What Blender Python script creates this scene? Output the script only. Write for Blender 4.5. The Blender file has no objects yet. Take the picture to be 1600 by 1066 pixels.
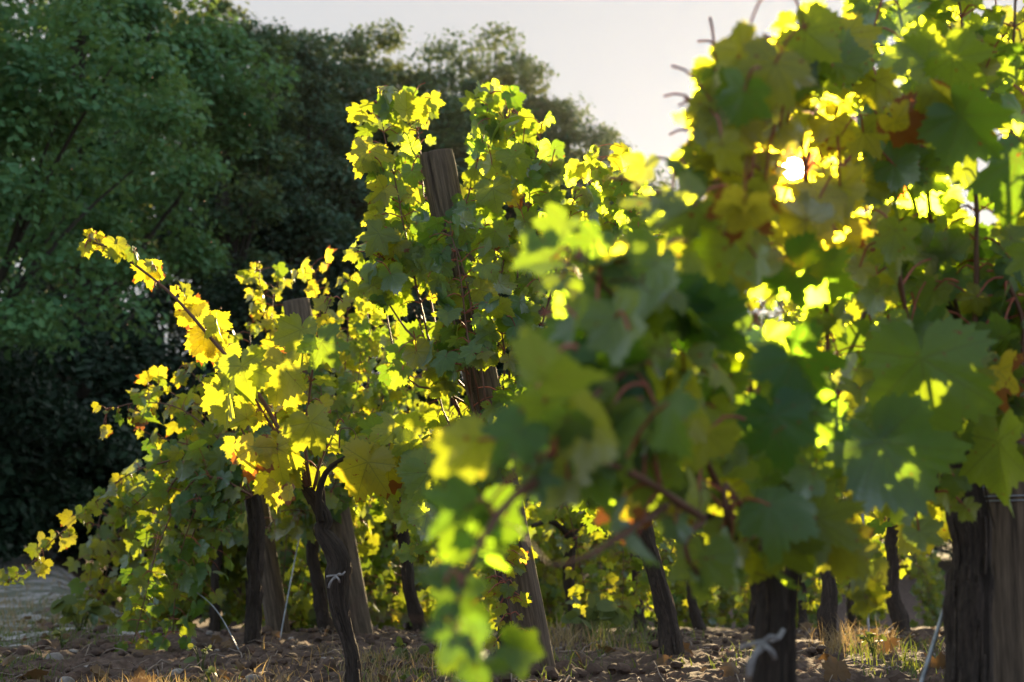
import bpy, math, random
import numpy as np
from mathutils import Vector, Matrix

# ------------------------------------------------------------------ camera, sky, sun, exposure
SC = bpy.context.scene
F = 1600 * 50 / 36.0                      # focal length in photo pixels (50 mm lens)
PITCH = math.atan((890 - 533) / F)        # the horizon lies low in the frame
CAM = np.array([0.0, 0.0, 0.36])
FWD = np.array([0, math.cos(PITCH), math.sin(PITCH)])
UPV = np.array([0, -math.sin(PITCH), math.cos(PITCH)])
RIGHT = np.array([1.0, 0, 0])

def ray(px, py):
    return FWD + (px - 800) / F * RIGHT + (533 - py) / F * UPV

def P(px, py, d):
    r = ray(px, py)
    return CAM + r * (d / r[1])

def proj(p):
    q = np.atleast_2d(p) - CAM
    z = q @ FWD
    return np.stack([800 + F * (q @ RIGHT) / z, 533 - F * (q @ UPV) / z], 1)

cd = bpy.data.cameras.new('camera')
cam = bpy.data.objects.new('camera', cd)
SC.collection.objects.link(cam)
cam.location = CAM
cam.rotation_euler = (math.pi / 2 + PITCH, 0, 0)
cd.lens = 50; cd.sensor_width = 36
cd.clip_start = 0.02; cd.clip_end = 6000
cd.dof.use_dof = True; cd.dof.focus_distance = 4.0; cd.dof.aperture_fstop = 4.2
cd.dof.aperture_blades = 9
SC.camera = cam

SUNPX = (1240, 265)
SD = ray(*SUNPX); SD = SD / np.linalg.norm(SD)
ELEV = math.asin(SD[2]); AZ = math.atan2(SD[0], SD[1])

w = bpy.data.worlds.new('World'); SC.world = w; w.use_nodes = True
nt = w.node_tree; bg = nt.nodes['Background']
sky = nt.nodes.new('ShaderNodeTexSky'); sky.sky_type = 'NISHITA'; sky.sun_disc = False
sky.sun_elevation = ELEV; sky.sun_rotation = AZ
sky.air_density = 1.0; sky.dust_density = 0.6; sky.ozone_density = 1.0
hs = nt.nodes.new('ShaderNodeHueSaturation'); hs.inputs['Saturation'].default_value = 0.30
nt.links.new(sky.outputs[0], hs.inputs['Color'])
def wm(op, a, b=None, c=None):
    n = nt.nodes.new('ShaderNodeMath'); n.operation = op
    for i, x in enumerate((a, b, c)):
        if x is None: continue
        if isinstance(x, (int, float)): n.inputs[i].default_value = x
        else: nt.links.new(x, n.inputs[i])
    return n.outputs[0]
def wmix(f, a, b, mode='MIX'):
    n = nt.nodes.new('ShaderNodeMix'); n.data_type = 'RGBA'; n.blend_type = mode; n.clamp_result = False
    for k, x in ((0, f), (6, a), (7, b)):
        if isinstance(x, (int, float)): n.inputs[k].default_value = x
        elif isinstance(x, tuple): n.inputs[k].default_value = (*x, 1)
        else: nt.links.new(x, n.inputs[k])
    return n.outputs[2]
tcw = nt.nodes.new('ShaderNodeTexCoord')
dp = nt.nodes.new('ShaderNodeVectorMath'); dp.operation = 'DOT_PRODUCT'; dp.inputs[1].default_value = tuple(SD)
nt.links.new(tcw.outputs['Generated'], dp.inputs[0]); cosg = dp.outputs['Value']
half = wm('POWER', wm('MULTIPLY_ADD', cosg, 0.5, 0.5), 2.2)          # hazy veil: pale towards the sun, bluer and brighter behind, added to fill leaf fronts
veil = wmix(half, (1.38, 1.72, 2.12), (1.42, 1.41, 1.405))
col = wmix(0.975, hs.outputs[0], veil)
aur = wm('POWER', wm('MAXIMUM', cosg, 0.0), 1300.0)                    # warm aureole close round the sun
col = wmix(wm('MULTIPLY', aur, 1.0), col, (6.5, 1.35, 0.06))
disc = wm('GREATER_THAN', cosg, math.cos(math.radians(0.42)))
col = wmix(disc, col, (1500.0, 1200.0, 700.0))
nt.links.new(col, bg.inputs['Color'])
bg.inputs['Strength'].default_value = 0.12

sl = bpy.data.lights.new('sunlight', 'SUN'); sl.energy = 5.0; sl.angle = math.radians(0.55)
sl.color = (1.0, 0.75, 0.41)
so = bpy.data.objects.new('sunlight', sl); SC.collection.objects.link(so)
so.rotation_euler = Vector(-SD).to_track_quat('-Z', 'Y').to_euler()

SC.view_settings.view_transform = 'Standard'; SC.view_settings.look = 'None'
SC.view_settings.exposure = 1.95; SC.view_settings.gamma = 1
SC.render.engine = 'CYCLES'
SC.cycles.use_denoising = True
SC.cycles.max_bounces = 8; SC.cycles.transmission_bounces = 8; SC.cycles.diffuse_bounces = 4
SC.cycles.sample_clamp_indirect = 6

# ------------------------------------------------------------------ helpers
RNG = np.random.default_rng(7)

def nrm(v):
    v = np.asarray(v, float)
    return v / (np.linalg.norm(v, axis=-1, keepdims=True) + 1e-12)

def sstep(a, b, x):
    t = np.clip((x - a) / (b - a), 0, 1)
    return t * t * (3 - 2 * t)

def _h(ix, iy, s):
    n = (ix.astype(np.int64) * 374761393 + iy.astype(np.int64) * 668265263 + s * 982451653) & 0x7fffffff
    n = ((n ^ (n >> 13)) * 1274126177) & 0x7fffffff
    return ((n ^ (n >> 16)) & 0xffff) / 65535.0

def vnoise(x, y, s=0):
    ix = np.floor(x); iy = np.floor(y); fx = x - ix; fy = y - iy
    fx = fx * fx * (3 - 2 * fx); fy = fy * fy * (3 - 2 * fy)
    a = _h(ix, iy, s); b = _h(ix + 1, iy, s); c = _h(ix, iy + 1, s); d = _h(ix + 1, iy + 1, s)
    return (a * (1 - fx) + b * fx) * (1 - fy) + (c * (1 - fx) + d * fx) * fy

def fbm(x, y, s=0, o=4):
    v = 0; a = 0.5
    for k in range(o):
        v = v + a * vnoise(x * 2 ** k, y * 2 ** k, s + k); a *= 0.5
    return v

def ground_base(x, y):
    x = np.asarray(x, float); y = np.asarray(y, float)
    lw = 1 - 0.7 * sstep(-2, 8, x)
    vy = sstep(-.2, 1.3, x + 1.75 + .30 * (y - 5)) * (1 - sstep(20, 32, y))      # the vineyard floor falls away gently
    z = 0.72 * sstep(8.5, 26, y) * lw * (1 - vy) - .038 * np.maximum(np.minimum(y, 32) - 7.2, 0) * vy
    z = z + np.maximum(y - 25, 0) * 0.16 * lw * (1 - sstep(60, 200, y)) + 5.6 * lw * sstep(60, 200, y)
    return z + 0.10 * (fbm(x * .35, y * .35, 3, 3) - .45) * sstep(4, 12, y)

def field_mask(x, y):        # 1 = tilled vineyard soil, 0 = meadow and forest floor
    e = -1.75 - 0.30 * (y - 5) + 0.25 * (vnoise(x * 1.3, y * 1.3, 91) - .5)
    return sstep(-0.25, 0.15, x - e) * (1 - sstep(30, 34, y))

def ground_z(x, y):
    x = np.asarray(x, float); y = np.asarray(y, float)
    m = field_mask(x, y) * (1 - sstep(12, 18, y))
    cl = np.abs(fbm(x * 7, y * 7, 11, 4) - .47) * 2
    t = 0.080 * (1 - cl) ** 2 + 0.05 * fbm(x * 2.2, y * 2.2, 21, 2) - 0.05
    return ground_base(x, y) + m * t + (1 - m) * 0.02 * (fbm(x * 4, y * 4, 5, 3) - .5) * (1 - sstep(15, 25, y))

def gz(x, y):
    return float(ground_z(np.array([x]), np.array([y]))[0])

class MB:
    """collects triangles and per-vertex attributes and links them as ONE mesh object"""
    def __init__(s): s.v = []; s.f = []; s.m = []; s.tint = []; s.age = []; s.luv = []; s.n = 0
    def add(s, v, f, m=0, tint=0.5, age=0.0, luv=None):
        v = np.asarray(v, float); f = np.asarray(f, np.int64); k = len(v)
        s.v.append(v); s.f.append(f + s.n); s.m.append(np.full(len(f), m, np.int32)); s.n += k
        s.tint.append(np.broadcast_to(np.asarray(tint, float), (k,))); s.age.append(np.broadcast_to(np.asarray(age, float), (k,)))
        s.luv.append(np.zeros((k, 2)) if luv is None else luv)
    def build(s, name, mats, parent=None, origin=None, smooth=True, loc=None):
        me = bpy.data.meshes.new(name)
        v = np.concatenate(s.v); f = np.concatenate(s.f)
        if origin is not None: v = v - np.asarray(origin)
        me.vertices.add(len(v)); me.vertices.foreach_set('co', v.astype(np.float32).ravel())
        me.loops.add(len(f) * 3); me.loops.foreach_set('vertex_index', f.astype(np.int32).ravel())
        me.polygons.add(len(f)); me.polygons.foreach_set('loop_start', np.arange(0, len(f) * 3, 3, dtype=np.int32))
        for m in (mats if isinstance(mats, (list, tuple)) else [mats]): me.materials.append(m)
        me.polygons.foreach_set('material_index', np.concatenate(s.m))
        me.polygons.foreach_set('use_smooth', np.full(len(f), smooth))
        for nm, dat in (('tint', s.tint), ('age', s.age)):
            a = me.attributes.new(nm, 'FLOAT', 'POINT'); a.data.foreach_set('value', np.concatenate(dat).astype(np.float32))
        a = me.attributes.new('luv', 'FLOAT2', 'POINT'); a.data.foreach_set('vector', np.concatenate(s.luv).astype(np.float32).ravel())
        me.update(calc_edges=True); me.validate()
        o = bpy.data.objects.new(name, me); SC.collection.objects.link(o)
        if parent is not None: o.parent = parent
        if loc is not None: o.location = loc
        return o

def tag(o, label=None, cat=None, group=None, kind=None):
    if label: o['label'] = label
    if cat: o['category'] = cat
    if group: o['group'] = group
    if kind: o['kind'] = kind
    return o

def empty(name, loc, label, cat, group=None):
    o = bpy.data.objects.new(name, None); SC.collection.objects.link(o)
    o.location = loc; o.empty_display_size = 0.1
    return tag(o, label, cat, group)

def smooth_path(pts, n):
    p = np.asarray(pts, float)
    if len(p) == 2: return p[0] + (p[1] - p[0]) * np.linspace(0, 1, n)[:, None]
    q = np.vstack([2 * p[0] - p[1], p, 2 * p[-1] - p[-2]])
    seg = np.linalg.norm(np.diff(p, axis=0), axis=1); c = np.concatenate([[0], np.cumsum(seg)])
    out = []
    for s in np.linspace(0, c[-1], n):
        i = min(np.searchsorted(c, s, 'right') - 1, len(p) - 2); t = (s - c[i]) / max(seg[i], 1e-9)
        a, b, d, e = q[i], q[i + 1], q[i + 2], q[i + 3]
        out.append(0.5 * (2 * b + (d - a) * t + (2 * a - 5 * b + 4 * d - e) * t * t + (3 * b - a - 3 * d + e) * t ** 3))
    return np.array(out)

def tube(mb, path, radii, sides=6, m=0, rough=0.0, tint=0.5, cap=True, twist=0.0, seed=0):
    path = np.asarray(path, float); n = len(path)
    radii = np.broadcast_to(np.asarray(radii, float), (n,))
    tan = nrm(np.gradient(path, axis=0))
    ref = np.array([0.31, 0.22, 0.92]) if abs(tan[0] @ np.array([0.31, 0.22, 0.92])) < .93 else np.array([1.0, 0, 0])
    v = []; lu = []
    th = np.linspace(0, 2 * math.pi, sides, endpoint=False)
    a = nrm(np.cross(ref, tan[0])); cum = 0
    for i in range(n):
        a = nrm(a - (a @ tan[i]) * tan[i]); b = np.cross(tan[i], a)
        r = np.full(sides, radii[i])
        if rough:
            wob_ = 2.2 * vnoise(np.full(sides, i * .13), np.full(sides, seed), 31)
            r = r * (1 + rough * (0.40 * np.sin(4 * th + twist * i + seed + wob_) + 0.35 * np.sin(9 * th - .7 * twist * i + seed * 2.3 - 2 * wob_)
                     + 1.5 * (vnoise(np.cos(th) * 1.7 + seed, np.sin(th) * 1.7 + i * .33 + seed, 5) - .5) + 1.1 * (vnoise(np.cos(th) * 4 + seed, np.sin(th) * 4 + i * .9, 6) - .5)
                     + 1.8 * (vnoise(np.full(sides, seed * 3.1), np.full(sides, i * .35), 8) - .5)))
        v.append(path[i] + np.outer(np.cos(th) * r, a) + np.outer(np.sin(th) * r, b))
        if i: cum += np.linalg.norm(path[i] - path[i - 1])
        lu.append(np.stack([th, np.full(sides, cum)], 1))
    v = np.concatenate(v); lu = np.concatenate(lu)
    i = np.arange(n - 1)[:, None] * sides; j = np.arange(sides)[None]; j2 = (j + 1) % sides
    q = np.stack([i + j, i + j2, i + sides + j2, i + sides + j], -1).reshape(-1, 4)
    f = np.vstack([q[:, [0, 1, 2]], q[:, [0, 2, 3]]])
    if cap:
        v = np.vstack([v, path[0], path[-1]]); lu = np.vstack([lu, [[0, 0]], [[0, cum]]])
        k = n * sides; jj = np.arange(sides); jn = (jj + 1) % sides
        f = np.vstack([f, np.stack([jn, jj, np.full(sides, k)], 1),
                       np.stack([(n - 1) * sides + jj, (n - 1) * sides + jn, np.full(sides, k + 1)], 1)])
    mb.add(v, f, m, tint, 0, lu)

# ------------------------------------------------------------------ materials
def mat(name):
    m = bpy.data.materials.new(name); m.use_nodes = True
    t = m.node_tree; t.nodes.clear()
    out = t.nodes.new('ShaderNodeOutputMaterial')
    return m, t, out

def nd(t, typ, **kw):
    n = t.nodes.new(typ)
    for k, v in kw.items():
        if k.startswith('i_'):
            key = k[2:]; key = int(key) if key.isdigit() else key
            n.inputs[key].default_value = v
        else: setattr(n, k, v)
    return n

def math_n(t, op, a, b=None):
    n = t.nodes.new('ShaderNodeMath'); n.operation = op
    for i, x in enumerate((a, b)):
        if x is None: continue
        if isinstance(x, (int, float)): n.inputs[i].default_value = x
        else: t.links.new(x, n.inputs[i])
    return n.outputs[0]

def mixc(t, fac, a, b):
    n = t.nodes.new('ShaderNodeMix'); n.data_type = 'RGBA'
    for k, x in ((0, fac), (6, a), (7, b)):
        if isinstance(x, (int, float)): n.inputs[k].default_value = x
        elif isinstance(x, tuple): n.inputs[k].default_value = (*x, 1)
        else: t.links.new(x, n.inputs[k])
    return n.outputs[2]

def ramp(t, x, stops):
    n = t.nodes.new('ShaderNodeValToRGB'); el = n.color_ramp.elements
    while len(el) < len(stops): el.new(0.5)
    for e, (p, c) in zip(el, stops):
        e.position = p; e.color = (*c, 1)
    t.links.new(x, n.inputs[0]); return n.outputs[0]

def attr(t, name, out='Fac'):
    n = t.nodes.new('ShaderNodeAttribute'); n.attribute_name = name; return n.outputs[out]

def leaf_material():
    m, t, out = mat('vine_leaf')
    tint = attr(t, 'tint'); age = attr(t, 'age'); luv = attr(t, 'luv', 'Vector')
    sp = t.nodes.new('ShaderNodeSeparateXYZ'); t.links.new(luv, sp.inputs[0])
    ang = math_n(t, 'ARCTAN2', sp.outputs[0], sp.outputs[1])
    r = math_n(t, 'SQRT', math_n(t, 'ADD', math_n(t, 'MULTIPLY', sp.outputs[0], sp.outputs[0]), math_n(t, 'MULTIPLY', sp.outputs[1], sp.outputs[1])))
    step = math.radians(52)
    fr = math_n(t, 'SUBTRACT', math_n(t, 'FRACT', math_n(t, 'ADD', math_n(t, 'DIVIDE', ang, step), 10.5)), 0.5)
    dist = math_n(t, 'MULTIPLY', math_n(t, 'ABSOLUTE', fr), math_n(t, 'MULTIPLY', r, step))
    vein = math_n(t, 'LESS_THAN', dist, math_n(t, 'SUBTRACT', 0.016, math_n(t, 'MULTIPLY', r, 0.010)))
    # side veins running out from each main vein
    sv = math_n(t, 'FRACT', math_n(t, 'SUBTRACT', math_n(t, 'MULTIPLY', r, 6.0), math_n(t, 'MULTIPLY', dist, 5.0)))
    vein2 = math_n(t, 'MULTIPLY', math_n(t, 'LESS_THAN', sv, 0.10), 0.55)
    vein = math_n(t, 'MULTIPLY', math_n(t, 'MAXIMUM', vein, vein2), math_n(t, 'LESS_THAN', math_n(t, 'ABSOLUTE', ang), 2.05))
    geo = nd(t, 'ShaderNodeNewGeometry')
    no = nd(t, 'ShaderNodeTexNoise', i_Scale=22.0, i_Detail=4.0); t.links.new(geo.outputs['Position'], no.inputs['Vector'])
    no2 = nd(t, 'ShaderNodeTexNoise', i_Scale=90.0, i_Detail=3.0); t.links.new(geo.outputs['Position'], no2.inputs['Vector'])
    nv = no.outputs[0]
    # diffuse colours: upper side and paler underside
    up = mixc(t, tint, (0.030, 0.105, 0.042), (0.066, 0.175, 0.062))
    up = mixc(t, math_n(t, 'MULTIPLY', age, 0.8), up, (0.26, 0.22, 0.025))
    up = mixc(t, math_n(t, 'MULTIPLY', vein, 0.30), up, (0.17, 0.22, 0.06))
    dn = mixc(t, tint, (0.080, 0.155, 0.088), (0.125, 0.205, 0.105))
    dn = mixc(t, math_n(t, 'MULTIPLY', age, 0.8), dn, (0.30, 0.25, 0.05))
    dif = mixc(t, geo.outputs['Backfacing'], up, dn)
    # light shining through
    tr = mixc(t, tint, (0.095, 0.25, 0.012), (0.38, 0.49, 0.018))
    tr = mixc(t, age, tr, (0.90, 0.71, 0.030))
    tr = mixc(t, math_n(t, 'MULTIPLY', nv, 0.40), tr, (0.36, 0.46, 0.012))
    tr = mixc(t, math_n(t, 'MULTIPLY', vein, 0.48), tr, (0.17, 0.19, 0.012))
    # dry brown patches, mostly at the margin of old leaves
    br = math_n(t, 'ADD', math_n(t, 'MULTIPLY', r, 0.55), math_n(t, 'ADD', math_n(t, 'MULTIPLY', nv, 0.9), math_n(t, 'MULTIPLY', age, 0.75)))
    brm = math_n(t, 'GREATER_THAN', br, 1.50)
    fleck = math_n(t, 'GREATER_THAN', no2.outputs[0], 0.700)
    brm = math_n(t, 'MAXIMUM', brm, fleck)
    dif = mixc(t, brm, dif, (0.19, 0.075, 0.025)); tr = mixc(t, brm, tr, (0.34, 0.12, 0.02))
    bump = nd(t, 'ShaderNodeBump', i_Strength=0.35, i_Distance=0.004)
    hgt = math_n(t, 'SUBTRACT', math_n(t, 'MULTIPLY', no2.outputs[0], 0.5), math_n(t, 'MULTIPLY', vein, 0.6))
    t.links.new(hgt, bump.inputs['Height'])
    d = nd(t, 'ShaderNodeBsdfDiffuse'); t.links.new(dif, d.inputs[0]); t.links.new(bump.outputs[0], d.inputs['Normal'])
    tl = nd(t, 'ShaderNodeBsdfTranslucent'); t.links.new(tr, tl.inputs[0]); t.links.new(bump.outputs[0], tl.inputs['Normal'])
    mx = nd(t, 'ShaderNodeMixShader', i_0=0.58); t.links.new(d.outputs[0], mx.inputs[1]); t.links.new(tl.outputs[0], mx.inputs[2])
    # light that passes almost straight through the blade (why leaves in front of the sun glow)
    rf = nd(t, 'ShaderNodeBsdfRefraction', i_Roughness=0.6, i_IOR=1.22); t.links.new(tr, rf.inputs[0])
    mr = nd(t, 'ShaderNodeMixShader', i_0=0.09); t.links.new(mx.outputs[0], mr.inputs[1]); t.links.new(rf.outputs[0], mr.inputs[2])
    gl = nd(t, 'ShaderNodeBsdfGlossy', i_Roughness=0.42); gl.inputs[0].default_value = (0.9, 0.95, 1, 1)
    t.links.new(bump.outputs[0], gl.inputs['Normal'])
    fre = nd(t, 'ShaderNodeFresnel', i_IOR=1.36); t.links.new(bump.outputs[0], fre.inputs['Normal'])
    m2 = nd(t, 'ShaderNodeMixShader'); t.links.new(math_n(t, 'MINIMUM', math_n(t, 'MULTIPLY', fre.outputs[0], 0.8), 0.10), m2.inputs[0])
    t.links.new(mr.outputs[0], m2.inputs[1]); t.links.new(gl.outputs[0], m2.inputs[2])
    t.links.new(m2.outputs[0], out.inputs[0])
    return m

def bark_material(name, c1, c2, scale=30.0, stretch=6.0, rough=0.9, bump=0.8, dist=0.01):
    m, t, out = mat(name)
    luv = attr(t, 'luv', 'Vector')
    mp = nd(t, 'ShaderNodeMapping'); mp.inputs['Scale'].default_value = (1.0, 1.0 * 30 / stretch, 1)
    # angle wraps through sin/cos so that the grain closes round the stem
    sp = t.nodes.new('ShaderNodeSeparateXYZ'); t.links.new(luv, sp.inputs[0])
    cb = t.nodes.new('ShaderNodeCombineXYZ')
    t.links.new(math_n(t, 'COSINE', sp.outputs[0]), cb.inputs[0]); t.links.new(math_n(t, 'SINE', sp.outputs[0]), cb.inputs[1])
    t.links.new(math_n(t, 'MULTIPLY', sp.outputs[1], 30 / stretch), cb.inputs[2])
    no = nd(t, 'ShaderNodeTexNoise', i_Scale=scale / 7, i_Detail=6.0, i_Roughness=0.65); t.links.new(cb.outputs[0], no.inputs['Vector'])
    no2 = nd(t, 'ShaderNodeTexNoise', i_Scale=scale / 2.5, i_Detail=4.0); t.links.new(cb.outputs[0], no2.inputs['Vector'])
    f = math_n(t, 'MULTIPLY', no.outputs[0], math_n(t, 'ADD', no2.outputs[0], 0.5))
    col = ramp(t, f, [(0.28, c1), (0.72, c2)])
    b = nd(t, 'ShaderNodeBsdfPrincipled'); b.inputs['Roughness'].default_value = rough
    t.links.new(col, b.inputs['Base Color'])
    bp = nd(t, 'ShaderNodeBump', i_Strength=bump, i_Distance=dist); t.links.new(f, bp.inputs['Height']); t.links.new(bp.outputs[0], b.inputs['Normal'])
    t.links.new(b.outputs[0], out.inputs[0])
    return m

def plain_material(name, col, rough=0.7, metallic=0.0, vary=0.35, scale=40.0):
    m, t, out = mat(name)
    tc = nd(t, 'ShaderNodeTexCoord')
    no = nd(t, 'ShaderNodeTexNoise', i_Scale=scale, i_Detail=4.0); t.links.new(tc.outputs['Object'], no.inputs['Vector'])
    c = ramp(t, no.outputs[0], [(0.3, tuple(x * (1 - vary) for x in col)), (0.7, tuple(min(1, x * (1 + vary)) for x in col))])
    b = nd(t, 'ShaderNodeBsdfPrincipled'); b.inputs['Roughness'].default_value = rough; b.inputs['Metallic'].default_value = metallic
    t.links.new(c, b.inputs['Base Color']); t.links.new(b.outputs[0], out.inputs[0])
    return m

def thin_leaf_material(name, a, b_, tra, trb, mixf=0.4):
    m, t, out = mat(name)
    tint = attr(t, 'tint')
    d = nd(t, 'ShaderNodeBsdfDiffuse'); t.links.new(mixc(t, tint, a, b_), d.inputs[0])
    tl = nd(t, 'ShaderNodeBsdfTranslucent'); t.links.new(mixc(t, tint, tra, trb), tl.inputs[0])
    mx = nd(t, 'ShaderNodeMixShader', i_0=mixf); t.links.new(d.outputs[0], mx.inputs[1]); t.links.new(tl.outputs[0], mx.inputs[2])
    gl = nd(t, 'ShaderNodeBsdfGlossy', i_Roughness=0.5)
    fre = nd(t, 'ShaderNodeFresnel', i_IOR=1.3)
    m2 = nd(t, 'ShaderNodeMixShader'); t.links.new(math_n(t, 'MINIMUM', fre.outputs[0], 0.07), m2.inputs[0]); t.links.new(mx.outputs[0], m2.inputs[1]); t.links.new(gl.outputs[0], m2.inputs[2])
    t.links.new(m2.outputs[0], out.inputs[0])
    return m

LEAF = leaf_material()
PETIOLE = plain_material('petiole', (0.30, 0.075, 0.045), 0.5)
CANE = bark_material('cane_bark', (0.045, 0.020, 0.012), (0.20, 0.085, 0.045), 30, 10, 0.6, 0.3, 0.002)
BARK = bark_material('vine_bark', (0.014, 0.010, 0.008), (0.092, 0.066, 0.052), 40, 7, 0.95, 1.0, 0.012)
POST = bark_material('post_wood', (0.030, 0.020, 0.013), (0.185, 0.135, 0.094), 34, 26, 0.85, 0.7, 0.004)
WIRE = plain_material('galvanised_wire', (0.32, 0.34, 0.37), 0.45, 0.7)
TREEBARK = bark_material('tree_bark', (0.020, 0.017, 0.013), (0.10, 0.085, 0.065), 30, 6, 0.95, 1.0, 0.03)
TREELEAF = thin_leaf_material('tree_leaf', (0.040, 0.105, 0.058), (0.085, 0.190, 0.082), (0.08, 0.13, 0.03), (0.22, 0.22, 0.05), 0.40)
SHRUBLEAF = thin_leaf_material('shade_dark_shrub_leaf', (0.010, 0.030, 0.016), (0.026, 0.060, 0.028), (0.01, 0.03, 0.01), (0.03, 0.06, 0.02), 0.25)  # deep shade under the trees is put into this dark leaf colour
TREELEAF_PALE = thin_leaf_material('pale_tree_leaf', (0.062, 0.185, 0.085), (0.125, 0.30, 0.115), (0.09, 0.20, 0.05), (0.24, 0.34, 0.06), 0.42)
TREELEAF_DULL = thin_leaf_material('dull_tree_leaf', (0.045, 0.115, 0.075), (0.090, 0.190, 0.108), (0.07, 0.12, 0.05), (0.19, 0.21, 0.06), 0.40)
GRASS = thin_leaf_material('grass_blade', (0.050, 0.085, 0.022), (0.10, 0.14, 0.035), (0.12, 0.18, 0.02), (0.25, 0.27, 0.04), 0.4)
STRAW = thin_leaf_material('dry_grass_blade', (0.22, 0.16, 0.08), (0.36, 0.28, 0.15), (0.30, 0.20, 0.08), (0.45, 0.33, 0.14), 0.35)
RIBBON = plain_material('tie_cloth', (0.27, 0.26, 0.27), 0.9, 0, 0.3, 90)
GRAPE = plain_material('grape_skin', (0.022, 0.018, 0.035), 0.35, 0, 0.5)
INSECT = plain_material('insect_body', (0.45, 0.24, 0.10), 0.5)
CLOD = plain_material('soil_clod', (0.078, 0.048, 0.035), 0.95, 0, 0.5, 25)
DRYLEAF = thin_leaf_material('dry_fallen_leaf', (0.08, 0.045, 0.026), (0.15, 0.09, 0.045), (0.08, 0.04, 0.015), (0.14, 0.08, 0.03), 0.35)
STICK = plain_material('dry_twig', (0.20, 0.155, 0.125), 0.9, 0, 0.4, 25)
STONE = plain_material('pale_stone', (0.21, 0.185, 0.17), 0.9, 0, 0.4, 25)

def ground_material():
    m, t, out = mat('ground_soil')
    geo = nd(t, 'ShaderNodeNewGeometry'); f = attr(t, 'tint')
    a = nd(t, 'ShaderNodeTexNoise', i_Scale=18.0, i_Detail=8.0, i_Roughness=0.7); t.links.new(geo.outputs['Position'], a.inputs['Vector'])
    b = nd(t, 'ShaderNodeTexNoise', i_Scale=0.9, i_Detail=5.0); t.links.new(geo.outputs['Position'], b.inputs['Vector'])
    c = nd(t, 'ShaderNodeTexNoise', i_Scale=120.0, i_Detail=4.0); t.links.new(geo.outputs['Position'], c.inputs['Vector'])
    soil = ramp(t, a.outputs[0], [(0.3, (0.026, 0.016, 0.011)), (0.5, (0.075, 0.045, 0.032)), (0.72, (0.17, 0.115, 0.088))])
    grass = ramp(t, b.outputs[0], [(0.35, (0.032, 0.046, 0.020)), (0.52, (0.062, 0.068, 0.036)), (0.68, (0.115, 0.095, 0.078))])
    col = mixc(t, f, grass, soil)
    bs = nd(t, 'ShaderNodeBsdfPrincipled'); bs.inputs['Roughness'].default_value = 0.95
    t.links.new(col, bs.inputs['Base Color'])
    bp = nd(t, 'ShaderNodeBump', i_Strength=0.8, i_Distance=0.012)
    t.links.new(math_n(t, 'ADD', a.outputs[0], math_n(t, 'MULTIPLY', c.outputs[0], 0.4)), bp.inputs['Height'])
    t.links.new(bp.outputs[0], bs.inputs['Normal']); t.links.new(bs.outputs[0], out.inputs[0])
    return m

def track_material():
    m, t, out = mat('track_gravel')
    geo = nd(t, 'ShaderNodeNewGeometry')
    a = nd(t, 'ShaderNodeTexNoise', i_Scale=9.0, i_Detail=8.0, i_Roughness=0.75); t.links.new(geo.outputs['Position'], a.inputs['Vector'])
    b = nd(t, 'ShaderNodeTexNoise', i_Scale=2.2, i_Detail=6.0, i_Roughness=0.7); t.links.new(geo.outputs['Position'], b.inputs['Vector'])
    g = ramp(t, a.outputs[0], [(0.3, (0.18, 0.165, 0.16)), (0.7, (0.40, 0.385, 0.38))])
    col = mixc(t, math_n(t, 'MULTIPLY', math_n(t, 'GREATER_THAN', b.outputs[0], 0.50), 0.85), g, (0.075, 0.085, 0.048))
    bs = nd(t, 'ShaderNodeBsdfPrincipled'); bs.inputs['Roughness'].default_value = 0.95
    t.links.new(col, bs.inputs['Base Color'])
    bp = nd(t, 'ShaderNodeBump', i_Strength=0.7, i_Distance=0.02); t.links.new(a.outputs[0], bp.inputs['Height'])
    t.links.new(bp.outputs[0], bs.inputs['Normal']); t.links.new(bs.outputs[0], out.inputs[0])
    return m

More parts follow.
